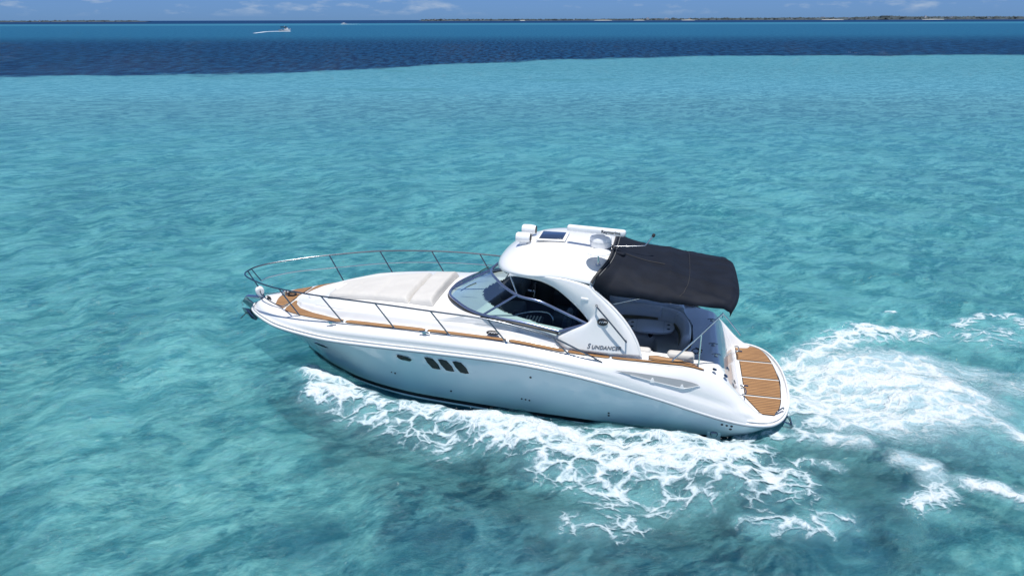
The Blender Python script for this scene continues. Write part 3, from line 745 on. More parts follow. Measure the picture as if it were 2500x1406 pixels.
for (xx, yy) in ((9.55, 1.60), (7.36, 1.86)):
    for s in (1, -1):
        c_ = tube('deck_cleat', [(xx-.11, yy*s, dz(xx)+.035), (xx-.05, yy*s, dz(xx)+.05), (xx+.05, yy*s, dz(xx)+.05), (xx+.11, yy*s, dz(xx)+.035)], .014, M['steel'], yacht)
        box('cleat_foot', (xx, yy*s, dz(xx)+.025), (.09, .035, .05), M['steel'], c_, .01)
c_ = tube('bow_cleat', [(11.75, .28, 1.70), (11.79, .24, 1.72), (11.88, .18, 1.72), (11.93, .14, 1.70)], .018, M['rubber'], yacht)
box('cleat_foot', (11.84, .21, 1.685), (.08, .05, .05), M['rubber'], c_, .01)

# ---- grab handles on the arches, lettering and badges
for s in (1, -1):
    tube('arch_handle', cat([(3.93,1.53*s,2.70),(3.92,1.60*s,2.69),(3.70,1.655*s,2.47),(3.36,1.70*s,2.10),(3.32,1.70*s,2.05),(3.33,1.60*s,2.04)], 5), .016, M['railsteel'], yacht)
_ss = []
for p, q in zip(a_[30:], b_[30:]):
    for k in range(41):
        t = k/40; w = p.lerp(q, t); w.y += .055*math.sin(math.pi*t)*min(1, (p-q).length/.7); _ss.append(tuple(w))
SSX, SSY, SSZ = np.array(_ss).T
def surf_side(x, z):   # outside of the port arch panel
    d = (SSX-x)**2+(SSZ-z)**2; w = np.exp(-np.minimum((d-d.min())/.0012, 60)); return float((w*SSY).sum()/w.sum())
for s in (1, -1):
    yl0, yl1 = surf_side(4.05, 1.90), surf_side(3.45, 1.90)
    ang = math.atan2((surf_side(3.7, 2.0)-surf_side(3.7, 1.8)), .2)
    u = Vector((-.60, (yl1-yl0), 0)).normalized() if s > 0 else Vector((.60, (yl1-yl0), 0)).normalized()
    wv = Vector((0, math.sin(ang), math.cos(ang))); 
    if s < 0: u = Vector((1, 0, 0)); wv.y = -wv.y
    nrm = u.cross(wv).normalized(); wv = nrm.cross(u)
    x0_ = 4.08 if s > 0 else 3.42
    mw = Matrix((u, wv, nrm)).transposed().to_4x4(); mw.translation = Vector((x0_, (yl0+.014)*s if s > 0 else -(yl1+.016), 1.845))
    mw2 = mw @ Matrix.Translation((.088, 0, 0))
    par = arch = yacht
    for ob in (text('name_initial', 'S', .140, M['letter'], yacht, mw, shear=.3), text('name_lettering', 'UNDANCER', .102, M['letter'], yacht, mw2, shear=.3, spacing=1.04, bold=True)):
        for v in ob.data.vertices: v.co.y = s*(surf_side(v.co.x, v.co.z)+.007+(v.co-mw.translation).dot(nrm))
def badge(x, y, z, ax, sx, s):
    b = lathe('oval_badge', [(.0, 0), (.085, 0), (.088, .006), (.075, .010), (0, .012)], (0, 0, 0), M['rubber'], yacht, 28)
    mtx = Matrix.Translation((x, y*s, z)) @ Vector(ax).to_track_quat('Z', 'Y').to_matrix().to_4x4() @ Matrix.Diagonal((sx[0], sx[1], 1, 1))
    b.data.transform(mtx)
    w = bmesh.new()
    for k in range(3): tube_bm(w, [mtx @ Vector(q) for q in cat([(-.055+.035*k, -.022, .012), (-.035+.035*k, .018, .012), (-.012+.035*k, -.004, .012), (.004+.03*k, .020, .012)], 4)], .0055, 5)
    bm_obj('badge_emblem', w, M['plastic'], b)
for s in (1, -1):
    badge(3.80, surf_side(3.80, 2.38)+.012, 2.38, (0, s, .15), (1.2, .85), s)
    badge(5.98, 1.655, 1.975, (0, s*1., .75), (1.55, .60), s)

for s in (1, -1): box('arch_vent', (4.17, s*(surf_side(4.17, 2.80)+.0), 2.80), (.15, .03, .06), M['plastic'], yacht, .012, rot=Matrix.Rotation(R(-6), 3, 'Y'))
# ---- hull fittings
def hull_y(x, z):
    best = (9, 0, None)
    for i in range(NR):
        if abs(rub[i].x-x) > 1.8: continue
        prof = hullside(i, 1)
        for k, p in enumerate(prof):
            d = (p.x-x)**2+(p.z-z)**2
            if d < best[0]: best = (d, p.y, p)
    return best[1]
def hull_frame(x, z, s):
    import itertools
    y = hull_y2(x, z); yx = hull_y2(x+.15, z)-hull_y2(x-.15, z); yz = hull_y2(x, z+.08)-hull_y2(x, z-.08)
    tx = Vector((.30, yx, 0)); tz = Vector((0, yz, .16)); n_ = tz.cross(tx).normalized()
    if n_.y < 0: n_ = -n_
    tx.normalize(); tz = n_.cross(tx); 
    if tz.z < 0: tz = -tz
    if s < 0: n_ = flip(n_, -1); tx = flip(tx, -1); tz = flip(tz, -1)
    return Vector((x, y*s, z)), tx, tz, n_
HP = [[Vector(q) for q in hullside(i, 1)] for i in range(0, NR)]
def hull_y2(x, z):
    num = den = 0
    for row in HP:
        if abs(row[0].x-x) > 2.2: continue
        for p in row:
            d = (p.x-x)**2+(p.z-z)**2
            if d < .09: w = math.exp(-d/.008); num += w*p.y; den += w
    return num/den if den > 1e-9 else hull_y(x, z)
def hull_poly(name, pts, mat, s, parent=yacht, off=.008, thick=.006):
    bm = bmesh.new(); lo, hi = [], []
    for (x, z) in pts:
        c, tx, tz, n_ = hull_frame(x, z, s); lo.append(bm.verts.new(c-n_*.02)); hi.append(bm.verts.new(c+n_*off))
    bm.faces.new(hi); bm.faces.new(lo[::-1]); n = len(pts)
    for k in range(n): bm.faces.new((lo[k], lo[(k+1) % n], hi[(k+1) % n], hi[k]))
    bmesh.ops.recalc_face_normals(bm, faces=bm.faces)
    return bm_obj(name, bm, mat, parent, smooth=False)
def ell(cx, cz, a, b, slope, n=28): return [(cx+a*math.cos(2*math.pi*k/n), cz+b*math.sin(2*math.pi*k/n)+slope*a*math.cos(2*math.pi*k/n)) for k in range(n)]
for s in (1, -1):
    for cx, cz, a, b, sl in ((7.84, 1.315, .19, .068, .16), (10.02, 1.13, .20, .055, .10)):
        fr = hull_poly('porthole', ell(cx, cz, a, b, sl), M['steel'], s, off=.010)
        hull_poly('porthole_glass', ell(cx, cz, a*.86, b*.78, sl), M['port'], s, parent=fr, off=.016)
    for dx in (0, -.30, -.61):
        P4 = [(7.37, 1.415), (7.30, 1.43), (7.19, 1.405), (7.09, 1.28), (7.045, 1.15), (7.12, 1.135), (7.225, 1.155), (7.32, 1.29)]
        cxm = sum(p[0] for p in P4)/8; czm = sum(p[1] for p in P4)/8; dzz = dx*.035
        f_ = hull_poly('hull_window', [(cxm+(p[0]-cxm)*1.10+dx, czm+(p[1]-czm)*1.08+dzz) for p in P4], M['plastic'], s, off=.009)
        hull_poly('window_glass', [(p[0]+dx, p[1]+dzz) for p in P4], M['winteal'], s, parent=f_, off=.014)
    for (x, z, r) in ((8.26,.80,.018),(8.17,.795,.018),(6.9,.56,.018),(5.36,.61,.016),(5.28,.60,.016),(5.20,.59,.016),(5.15,1.20,.020),(3.58,.50,.018),(3.58,.43,.018),(1.40,.56,.020),(1.31,.545,.020),(1.22,.54,.022),(1.23,.46,.026)):
        c, tx, tz, n_ = hull_frame(x, z, s)
        lathe('through_hull_fitting', [(r*1.0, -.01), (r*1.25, .004), (r*.9, .012), (.0, .006)], c, M['rubber'], yacht, 12, axis=n_)
    c, tx, tz, n_ = hull_frame(1.52, .27, s)
    ex = lathe('exhaust_outlet', [(.075, -.05), (.078, .02), (.062, .045), (.05, .02), (.0, .0)], c, M['darksteel'], yacht, 20, axis=n_)
    box('exhaust_fairing', c+Vector((0, -.03*s, -.06)), (.26, .10, .22), M['hullgel'], yacht, .02)
    # long scoop recess in the quarter, with two small fins
def band_pt(x, z):
    cand = []
    for i in range(NR):
        pr = band(i, 1)
        for p, q in zip(pr, pr[1:]):
            if (p.z-z)*(q.z-z) <= 0 and abs(p.z-q.z) > 1e-6:
                t = (z-p.z)/(q.z-p.z); w = p.lerp(q, t); cand.append((abs(w.x-x), w.y)); break
    cand.sort(); c2 = cand[:2]; tw = sum(1/(c[0]+1e-3) for c in c2)
    return sum(c[1]/(c[0]+1e-3) for c in c2)/tw
for s in (1, -1):
    bm = bmesh.new()
    pts = [(3.50,1.545),(3.19,1.545),(2.69,1.51),(2.25,1.465),(2.02,1.415),(1.88,1.36),(2.02,1.305),(2.15,1.265),(2.32,1.28),(2.7,1.36),(3.19,1.47)]
    pts = [(x, (z-(1.40+(x-2.3)*.12))*.78+1.40+(x-2.3)*.12) for x, z in pts]
    vsr = [bm.verts.new((x, (band_pt(x, z)+.022)*s, z)) for x, z in pts]
    f_ = bm.faces.new(vsr); bmesh.ops.triangulate(bm, faces=[f_])
    sc_ = bm_obj('side_scoop', bm, M['vent'], yacht, smooth=False)
    tube('scoop_edge', [Vector((x, (band_pt(x, z)+.022)*s, z)) for x, z in pts[5:]], .007, M['gel'], sc_, 6)
    for fx, fz in ((2.22, 1.34), (2.78, 1.43)):
        bm = bmesh.new()
        q = [(fx-.05, fz-.065), (fx+.04, fz-.055), (fx+.015, fz+.01), (fx-.01, fz+.03), (fx-.025, fz+.01)]
        lo = [bm.verts.new((a, (band_pt(a, b)+.004)*s, b)) for a, b in q]
        hi = [bm.verts.new((a, (band_pt(a, b)+.028)*s, b)) for a, b in q]
        bm.faces.new(hi); bm.faces.new(lo[::-1])
        for k in range(5): bm.faces.new((lo[k], lo[(k+1) % 5], hi[(k+1) % 5], hi[k]))
        bmesh.ops.recalc_face_normals(bm, faces=bm.faces)
        bm_obj('scoop_fin', bm, M['gel'], sc_, smooth=False)
# swim ladder folded under the platform corner
ld = bmesh.new()
for o_ in (0, .30):
    tube_bm(ld, [(.30-.0*o_, 1.45-o_, .58), (.12, 1.52-o_, .55), (.02, 1.54-o_, .30), (.20, 1.48-o_, .28)], .016, 8)
for k, (px_, pz_) in enumerate(((.05, .47), (.02, .30), (.08, .54))):
    tube_bm(ld, [(px_, 1.53, pz_), (px_, 1.23, pz_)], .014, 8)
bm_obj('swim_ladder', ld, M['darksteel'], yacht)
for s in (1,):
    tube('platform_grab', cat([(.40,1.48,.71),(.36,1.45,.76),(.24,1.28,.76),(.22,1.24,.71)], 4), .014, M['darksteel'], yacht)
# flag staff sockets and small rail on starboard quarter
tube('quarter_rail', cat([(1.3,-1.66,1.35),(1.28,-1.72,1.42),(.95,-1.72,1.05),(.85,-1.66,.95)], 4), .012, M['steel'], yacht)

# ------------------------------------------------------------------ sea: seabed, water surface, foam
FOAM = [(0.9, 0.24, [(-4.52, 14.45), (-4.08, 13.96), (-3.48, 13.72), (-2.64, 13.45)]), (0.9, 0.31, [(-4.11, 13.54), (-3.68, 13.42), (-3.34, 13.45)]), (0.7, 0.17, [(-2.87, 13.8), (-2.34, 13.48)]), (0.6, 0.27, [(-2.14, 13.02), (-1.56, 12.74)]), (1.05, 0.32, [(-1.13, 12.54), (-0.42, 12.31), (0.39, 12.08), (1.18, 11.83)]), (0.85, 0.45, [(-0.41, 12.01), (0.77, 11.58), (1.75, 11.38), (2.65, 11.28)]), (0.75, 0.36, [(1.62, 12.29), (3.08, 11.85), (3.79, 11.54)]), (0.72, 0.51, [(2.33, 11.18), (3.34, 10.98), (4.1, 11.3)]), (0.52, 0.43, [(0.59, 11.06), (1.43, 10.57), (1.73, 10.11)]), (0.4, 0.3, [(0.97, 9.29), (1.47, 9.14), (1.9, 9.38)]), (0.6, 0.42, [(3.56, 10.67), (4.17, 10.32), (4.85, 10.43)]), (0.5, 0.21, [(3.81, 9.37), (4.62, 9.27), (5.29, 9.46)]), (0.4, 0.38, [(2.13, 10.0), (3.13, 10.1)]), (0.75, 0.21, [(4.02, 12.05), (4.22, 11.7), (4.56, 11.3)]), (0.42, 0.42, [(-3.44, 13.11), (-2.05, 12.31), (-1.19, 11.73)]), (0.8, 0.36, [(6.32, 14.91), (7.51, 15.77), (8.77, 16.35), (9.93, 16.59), (10.36, 16.41)]), (0.8, 0.65, [(6.0, 13.94), (7.3, 14.12), (8.12, 13.92), (9.42, 13.38)]), (1.15, 0.24, [(7.44, 14.02), (8.25, 13.65), (9.36, 13.42)]), (0.68, 0.49, [(5.59, 12.9), (6.63, 12.57), (7.72, 12.26), (9.02, 12.41)]), (0.6, 0.17, [(4.97, 11.84), (5.85, 11.67), (6.55, 11.49)]), (0.6, 0.2, [(9.48, 13.47), (9.28, 12.56), (9.67, 11.54), (10.12, 10.89)]), (0.42, 0.4, [(9.17, 15.1), (10.25, 14.48), (11.08, 13.91), (11.9, 13.54)]), (0.5, 0.18, [(11.5, 16.96), (12.65, 17.61), (13.33, 17.47), (13.05, 16.57)]), (0.34, 0.61, [(11.58, 16.21), (12.19, 16.21)]), (0.6, 0.22, [(7.02, 10.9), (7.33, 10.66), (7.17, 9.98), (6.7, 9.74)]), (0.7, 0.16, [(7.78, 10.3), (8.17, 10.02), (8.39, 9.74)]), (0.8, 0.09, [(10.3, 18.19), (10.48, 18.22)]), (0.9, 0.15, [(-5.3, 80.3), (-4.74, 79.84)]), (0.9, 0.21, [(82.31, 183.8), (83.02, 179.2)]), (0.8, 0.76, [(6.9, 14.5), (8.02, 14.7), (9.23, 14.49)]), (0.8, 0.69, [(6.14, 13.23), (7.44, 13.05), (8.71, 12.88)]), (0.62, 0.44, [(6.1, 12.27), (7.24, 12.12), (8.53, 12.26)]), (0.6, 0.34, [(9.16, 13.38), (9.72, 12.88)]), (0.8, 0.32, [(3.08, 11.5), (4.07, 11.43), (4.34, 11.84)]), (0.7, 0.29, [(0.99, 11.45), (1.84, 10.93), (2.68, 10.68)]), (0.55, 0.22, [(-3.04, 13.28), (-2.11, 12.78), (-1.41, 12.46)]), (0.5, 0.13, [(1.85, 12.17), (2.48, 12.07)]), (0.4, 0.12, [(4.58, 10.67), (5.3, 11.04), (5.82, 10.85)]), (0.45, 0.12, [(-2.12, 13.53), (-1.48, 13.27)])]
rng = np.random.default_rng(7)
def seg_dist(X, Y, a, b):
    ax, ay = a; bx_, by_ = b; dx_, dy_ = bx_-ax, by_-ay; L2 = dx_*dx_+dy_*dy_+1e-9
    t = np.clip(((X-ax)*dx_+(Y-ay)*dy_)/L2, 0, 1); return np.hypot(X-(ax+t*dx_), Y-(ay+t*dy_))
def foam_density(X, Y):
    D = np.zeros_like(X)
    for s_, r_, P_ in FOAM:
        s_ = s_+(.13 if s_ < .75 else 0)
        d = np.full_like(X, 1e9)
        for a, b in zip(P_, P_[1:]): d = np.minimum(d, seg_dist(X, Y, a, b))
        D = np.maximum(D, s_*np.exp(-(d/(r_*1.45))**2))
    return D
NW = 110
wl = np.exp(rng.uniform(np.log(.35), np.log(7.5), NW)); wang = R(205)+rng.normal(0, .75, NW); wph = rng.uniform(0, 6.28, NW)
wamp = .0062*wl**.86*np.where(wl > 3.5, .8, 1.)
WN = [(rng.uniform(0, 6.28), rng.uniform(.10, .35), rng.uniform(0, 6.28)) for _ in range(8)]
yaw = R(167.3); cyw, syw = math.cos(yaw), math.sin(yaw)
def height(X, Y, cell):
    H = np.zeros_like(X)
    wx = X+.25*np.sin(Y*.9+1.3)+.2*np.sin(X*.7+Y*.4); wy = Y+.25*np.sin(X*.8+.4)+.2*np.sin(Y*.55-X*.6+2)
    for l, a, p, am in zip(wl, wang, wph, wamp):
        k = 2*math.pi/l; f = np.clip((l/cell-2.5)/3, 0, 1)
        ph = k*(wx*math.cos(a)+wy*math.sin(a))+p
        H += am*f*(1-np.abs(np.sin(ph/2))*1.6+.2)
    # boat frame coordinates
    dx_, dy_ = X-5.81, Y-13.457
    bxx = dx_*cyw+dy_*syw; byy = -dx_*syw+dy_*cyw
    # hull wave: crest peeling off the bow shoulder on both sides, trough along the side
    for s_ in (1, -1):
        crest = np.interp(bxx, [-8, 0, 4, 8, 10.3], [4.4, 3.6, 2.95, 2.25, 1.6])
        env = np.interp(bxx, [-12, -2, 2, 6, 9, 10.2, 10.8], [0, .5, .8, 1, .9, .5, 0])
        off = byy*s_-crest
        H += .13*env*np.exp(-(off/.50)**2) - .10*env*np.exp(-((off-1.3)/.8)**2) + .05*env*np.exp(-((off-2.5)/.8)**2)
    H -= .19*np.exp(-((np.abs(byy)-np.interp(bxx, [0, 8, 9.4, 10.4], [1.7, 1.5, .95, .5]))/.40)**2)*np.interp(bxx, [0, 1.5, 9.5, 10.8], [0, 1, 1, 0])
    # stern trough then rooster hump
    env = np.exp(-(byy/1.5)**2)
    H += env*(-.10*np.exp(-((bxx+.6)/.8)**2)+.20*np.exp(-((bxx+3.2)/1.3)**2)-.08*np.exp(-((bxx+5.6)/1.3)**2)+.10*np.exp(-((bxx+8)/1.5)**2))
    # diverging swell behind the boat
    H += .06*np.exp(-((byy-3.2)/2.5)**2)*np.interp(bxx, [-16, -8, 0, 3], [0, 1, 1, 0])*np.sin(bxx*1.25+byy*1.6)
    inside = (bxx > .6) & (bxx < 10.7)
    beam = np.interp(bxx, [0, 8, 9.4, 10.4, 10.9], [1.5, 1.4, .85, .35, 0])
    H = np.where(inside & (np.abs(byy) < beam), np.minimum(H, .0), H)
    return H
rows_y = [5.0]
while rows_y[-1] < 60: rows_y.append(rows_y[-1]+max(.034, .00042*rows_y[-1]**2))
while rows_y[-1] < 60000: rows_y.append(rows_y[-1]*1.09)
ry = np.array(rows_y); tx_ = np.linspace(-1.35, 1.35, 760)
XX = ry[:, None]*tx_[None, :]; YY = np.repeat(ry[:, None], len(tx_), 1)
XX = XX*(1+3.0/ry[:, None]); 
cell = np.maximum(np.gradient(ry)[:, None]*1.0, (ry*2.7/760)[:, None])*np.ones_like(XX)
HH = height(XX, YY, cell)
FD = foam_density(XX, YY)
bx0, by0 = (XX-5.81)*cyw+(YY-13.457)*syw, -(XX-5.81)*syw+(YY-13.457)*cyw
bm0 = np.interp(bx0, [0, 8, 9.4, 10.4, 10.9], [1.66, 1.5, .95, .45, 0])
gap = np.clip((np.abs(by0)-bm0-np.interp(bx0, [1, 3, 8, 10], [.02, .22, .34, .2]))/.45, 0, 1); gap = np.where((bx0 > 1.2) & (bx0 < 10.9), gap, 1)
FD = FD*gap
hn = np.zeros_like(XX)
for _ in range(26):
    l = rng.uniform(.14, .6); a = rng.uniform(0, 6.28); hn += np.sin(2*math.pi/l*(XX*math.cos(a)+YY*math.sin(a))+rng.uniform(0, 6.28))*l*.016
FDc = np.clip(FD, 0, 1)
HH = HH + FDc*(.05+hn*.9)
# closed-in near sheet plus the strip right below the camera
def sheet(name, X, Y, Z, mat, kind, attrs=None, keepmask=None, label=None):
    nr, nc = X.shape; v = np.stack([X, Y, Z], -1).reshape(-1, 3)
    idx = np.arange(nr*nc).reshape(nr, nc)
    q = np.stack([idx[:-1, :-1], idx[:-1, 1:], idx[1:, 1:], idx[1:, :-1]], -1).reshape(-1, 4)
    if keepmask is not None:
        km = keepmask.reshape(-1); q = q[km]
        used = np.zeros(nr*nc, bool); used[q.reshape(-1)] = True
        remap = np.cumsum(used)-1; v = v[used]; q = remap[q]
        if attrs: attrs = {k: a.reshape(-1)[used] for k, a in attrs.items()}
    me = bpy.data.meshes.new(name); me.vertices.add(len(v)); me.vertices.foreach_set('co', v.astype('f').ravel())
    me.loops.add(q.size); me.loops.foreach_set('vertex_index', q.astype('i').ravel())
    me.polygons.add(len(q)); me.polygons.foreach_set('loop_start', np.arange(0, q.size, 4, dtype='i')); me.polygons.foreach_set('loop_total', np.full(len(q), 4, dtype='i'))
    me.update(calc_edges=True)
    if attrs:
        for k, a in attrs.items():
            at = me.attributes.new(k, 'FLOAT', 'POINT'); at.data.foreach_set('value', a.reshape(-1).astype('f'))
    o = link(name, me, mat); tag(o, label, kind=kind); return o

class NT:
    def __init__(s, m): s.m = m; s.n = m.node_tree; s.n.nodes.clear(); s.out = s.n.nodes.new('ShaderNodeOutputMaterial')
    def node(s, t, **kw):
        k = s.n.nodes.new(t)
        for a, b in kw.items(): setattr(k, a, b)
        return k
    def put(s, sock, v):
        if v is None: return
        if isinstance(v, (int, float)): sock.default_value = v
        elif isinstance(v, tuple): sock.default_value = (*v, 1) if len(v) == 3 and sock.type == 'RGBA' else v
        else: s.n.links.new(v, sock)
    def math(s, op, a, b=None, c=False):
        k = s.node('ShaderNodeMath', operation=op, use_clamp=c); s.put(k.inputs[0], a); s.put(k.inputs[1], b); return k.outputs[0]
    def smooth(s, x, a, b):
        k = s.node('ShaderNodeMapRange', interpolation_type='SMOOTHSTEP'); s.put(k.inputs[0], x); s.put(k.inputs[1], a); s.put(k.inputs[2], b); return k.outputs[0]
    def mix(s, f, a, b):
        k = s.node('ShaderNodeMix', data_type='RGBA'); s.put(k.inputs['Factor'], f); s.put(k.inputs['A'], a); s.put(k.inputs['B'], b); return k.outputs['Result']
    def noise(s, vec, scale, detail=4, rough=.5, dist=0., out='Fac'):
        k = s.node('ShaderNodeTexNoise'); s.put(k.inputs['Vector'], vec); k.inputs['Scale'].default_value = scale; k.inputs['Detail'].default_value = detail; k.inputs['Roughness'].default_value = rough; k.inputs['Distortion'].default_value = dist; return k.outputs[out]
    def mapping(s, vec, sc_, rot=0):
        if rot:
            r_ = s.node('ShaderNodeMapping'); s.put(r_.inputs[0], vec); r_.inputs['Rotation'].default_value = (0, 0, -rot); vec = r_.outputs[0]
        k = s.node('ShaderNodeMapping'); s.put(k.inputs[0], vec); k.inputs['Scale'].default_value = sc_; return k.outputs[0]
    def mixs(s, f, a, b):
        k = s.node('ShaderNodeMixShader'); s.put(k.inputs[0], f); s.n.links.new(a, k.inputs[1]); s.n.links.new(b, k.inputs[2]); return k.outputs[0]

def zone_color(N, pos, K=1.):
    """bottom colour of the bank by place: pale sand flats, seagrass belt, deep channel"""
    s = N.node('ShaderNodeSeparateXYZ'); N.put(s.inputs[0], pos); x, y = s.outputs[0], s.outputs[1]
    # sand with darker tufts
    n1 = N.noise(N.mapping(pos, (1, 1.0, 1), .5), .11, 6, .62, .6)
    n2 = N.noise(N.mapping(pos, (1, 1.5, 1), .35), .42, 7, .66, 1.0)
    n3 = N.noise(N.mapping(pos, (1, 2.0, 1), .30), 1.7, 6, .7, 1.4)
    v = N.math('ADD', N.math('ADD', N.math('MULTIPLY', n1, .42), N.math('MULTIPLY', n2, .46)), N.math('MULTIPLY', n3, .32))
    t = N.smooth(v, .53, .69)
    near = N.smooth(y, 11., 26.)
    darkc = N.mix(near, (.15, .31, .34), (.26, .45, .49)); lightc = N.mix(near, (1., 1., .93), (.72, .86, .86))
    sand = N.mix(t, darkc, lightc)
    # dark patch: shaded water beside the near hull, put into the bed colour
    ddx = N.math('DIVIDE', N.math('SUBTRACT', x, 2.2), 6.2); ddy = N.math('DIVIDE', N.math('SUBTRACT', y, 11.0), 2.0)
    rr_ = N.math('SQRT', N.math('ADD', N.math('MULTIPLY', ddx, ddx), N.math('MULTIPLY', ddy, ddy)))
    shade_patch = N.math('SUBTRACT', 1., N.smooth(N.math('ADD', rr_, N.math('MULTIPLY', N.math('SUBTRACT', n2, .5), 2.2)), .65, 1.15))
    sand = N.mix(N.math('MULTIPLY', shade_patch, .85), sand, (.045, .15, .26))
    # paler bar just before the drop-off, turquoise-blue tint
    bar = N.math('MULTIPLY', N.smooth(y, 30., 66.), 1.0)
    sand = N.mix(N.math('MULTIPLY', bar, .75), sand, (.58, .84, .90))
    gr = N.math('MULTIPLY', N.smooth(N.noise(N.mapping(pos, (1, 2.2, 1)), .035, 5, .6), .60, .72), N.smooth(y, 45., 80.))
    sand = N.mix(N.math('MULTIPLY', gr, .6), sand, (.20, .44, .42))
    # edge of the bank: runs obliquely, farther off on the right
    wob = N.math('MULTIPLY', N.math('SUBTRACT', N.noise(pos, .05, 5, .6), .5), 22.)
    q = N.math('DIVIDE', x, N.math('MAXIMUM', y, 1.))
    wob = N.math('ADD', wob, N.math('MULTIPLY', N.math('SUBTRACT', N.noise(pos, .35, 6, .7), .5), 13.))
    e1 = N.math('MULTIPLY', N.math('ADD', N.math('ADD', 112., N.math('MULTIPLY', N.smooth(q, -.45, .36), 57.)), wob), K)
    edge = N.math('SUBTRACT', y, e1)
    d1 = N.smooth(edge, -2.5, 4.)
    gn = N.noise(N.mapping(pos, (1, .35, 1)), .16, 6, .7)
    grass = N.mix(N.smooth(gn, .35, .68), (.006, .035, .10), (.018, .085, .19))
    N.belt = d1
    c = N.mix(d1, sand, grass)
    e2 = N.math('ADD', 245., N.math('MULTIPLY', N.math('SUBTRACT', N.noise(N.mapping(pos, (.5, 1, 1)), .012, 5, .6), .5), 260.))
    d2 = N.smooth(N.math('SUBTRACT', y, e2), -25., 70.)
    ch = N.mix(N.smooth(N.noise(N.mapping(pos, (.12, 1, 1)), .006, 4, .6), .38, .62), (.024, .15, .31), (.055, .28, .42))
    c = N.mix(d2, c, ch)
    ln = N.math('MULTIPLY', N.smooth(y, 1200., 1350.), N.math('SUBTRACT', 1., N.smooth(y, 1700., 1900.)))
    c = N.mix(N.math('MULTIPLY', ln, .75), c, (.10, .42, .52))
    c = N.mix(N.smooth(y, 1750., 2100.), c, (.010, .045, .13))
    return c

# seabed
m_bed = new_mat('seabed_sand_and_seagrass'); N = NT(m_bed)
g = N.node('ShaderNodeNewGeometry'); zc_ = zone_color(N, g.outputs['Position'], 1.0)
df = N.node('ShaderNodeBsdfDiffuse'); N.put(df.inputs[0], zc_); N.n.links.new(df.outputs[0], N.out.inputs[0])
BED = -1.75
bx = np.array([[-200000., 200000.], [-200000., 200000.]]); by2 = np.array([[-300., -300.], [120000., 120000.]])
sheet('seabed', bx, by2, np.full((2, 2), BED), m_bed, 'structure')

# water
m_w = new_mat('clear_turquoise_water'); N = NT(m_w)
g = N.node('ShaderNodeNewGeometry'); pos = g.outputs['Position']
s = N.node('ShaderNodeSeparateXYZ'); N.put(s.inputs[0], pos); yw = s.outputs[1]
b1 = N.noise(N.mapping(pos, (1, 1.7, 1), .35), 1.5, 7, .66, .5)
b2 = N.noise(N.mapping(pos, (1, 1.7, 1), .15), 5.5, 5, .62, .6)
hsum = N.math('ADD', N.math('MULTIPLY', b1, .55), N.math('MULTIPLY', b2, .12))
far = N.math('DIVIDE', 24., N.math('ADD', yw, 12.), True)
bump = N.node('ShaderNodeBump'); N.put(bump.inputs['Strength'], N.math('MULTIPLY', far, .85)); bump.inputs['Distance'].default_value = .34; N.put(bump.inputs['Height'], hsum)
nf = N.noise(N.mapping(pos, (.55, 1, 1)), .9, 8, .72)
bumpf = N.node('ShaderNodeBump'); N.put(bumpf.inputs['Strength'], N.smooth(yw, 40., 140.)); bumpf.inputs['Distance'].default_value = .8; N.put(bumpf.inputs['Height'], nf); N.put(bumpf.inputs['Normal'], bump.outputs[0])
nrm = bumpf.outputs[0]
st = N.noise(N.mapping(pos, (1, 2.3, 1), .55), 1.6, 10, .72, .7)
st2 = N.noise(N.mapping(pos, (1, 2.2, 1), .40), 5.5, 6, .7, 1.0)
amp = N.smooth(N.noise(pos, .42, 5, .6, .8), .38, .60)
pch = N.smooth(N.noise(N.mapping(pos, (1, 1.7, 1), .5), .55, 8, .62, 1.2), .44, .56)
stt = N.smooth(N.math('ADD', N.math('MULTIPLY', st, .62), N.math('MULTIPLY', st2, .38)), .43, .585)  # streaks: refraction and reflection of ripple slopes put into the water colour
stt = N.math('ADD', N.math('MULTIPLY', N.math('SUBTRACT', stt, .5), N.math('ADD', .28, N.math('MULTIPLY', amp, .62))), N.math('ADD', .5, N.math('MULTIPLY', N.math('SUBTRACT', pch, .5), .50)), True)
TINT = N.mix(stt, (.31, .70, .79), (.68, 1., 1.))
tr = N.node('ShaderNodeBsdfTransparent'); N.put(tr.inputs[0], TINT)
rf = N.node('ShaderNodeBsdfRefraction'); N.put(rf.inputs['Color'], TINT); rf.inputs['IOR'].default_value = 1.18; rf.inputs['Roughness'].default_value = .0; N.put(rf.inputs['Normal'], nrm)
see = N.mixs(.5, tr.outputs[0], rf.outputs[0])
at = N.node('ShaderNodeAttribute', attribute_name='milk')
bodyc = N.mix(at.outputs['Fac'], N.mix(stt, (.03, .17, .24), (.26, .74, .78)), (.34, .68, .75))
zone_color(N, pos)
wv2 = N.smooth(N.noise(N.mapping(pos, (1, .22, 1)), .8, 6, .7), .38, .64)  # light and dark faces of distant waves, put into the body colour
farw = N.smooth(yw, 48., 92.)
bodyc = N.mix(farw, bodyc, N.mix(stt, (.050, .215, .295), (.125, .365, .455)))
farc = N.mix(N.belt, bodyc, N.mix(N.smooth(yw, 240., 420.), N.mix(wv2, (.002, .016, .062), (.014, .078, .175)), N.mix(wv2, (.012, .085, .185), (.022, .130, .235))))
fline = N.math('MULTIPLY', N.smooth(yw, 1150., 1350.), N.math('SUBTRACT', 1., N.smooth(yw, 1700., 1950.)))
farc = N.mix(N.math('MULTIPLY', fline, .5), farc, (.05, .21, .31))
farc = N.mix(N.smooth(yw, 1850., 2200.), farc, (.006, .035, .105))
ggr = N.math('MULTIPLY', N.math('MULTIPLY', N.smooth(N.noise(N.mapping(pos, (1, 2.2, 1)), .035, 5, .6), .58, .70), N.smooth(yw, 60., 85.)), N.math('SUBTRACT', 1., N.belt))
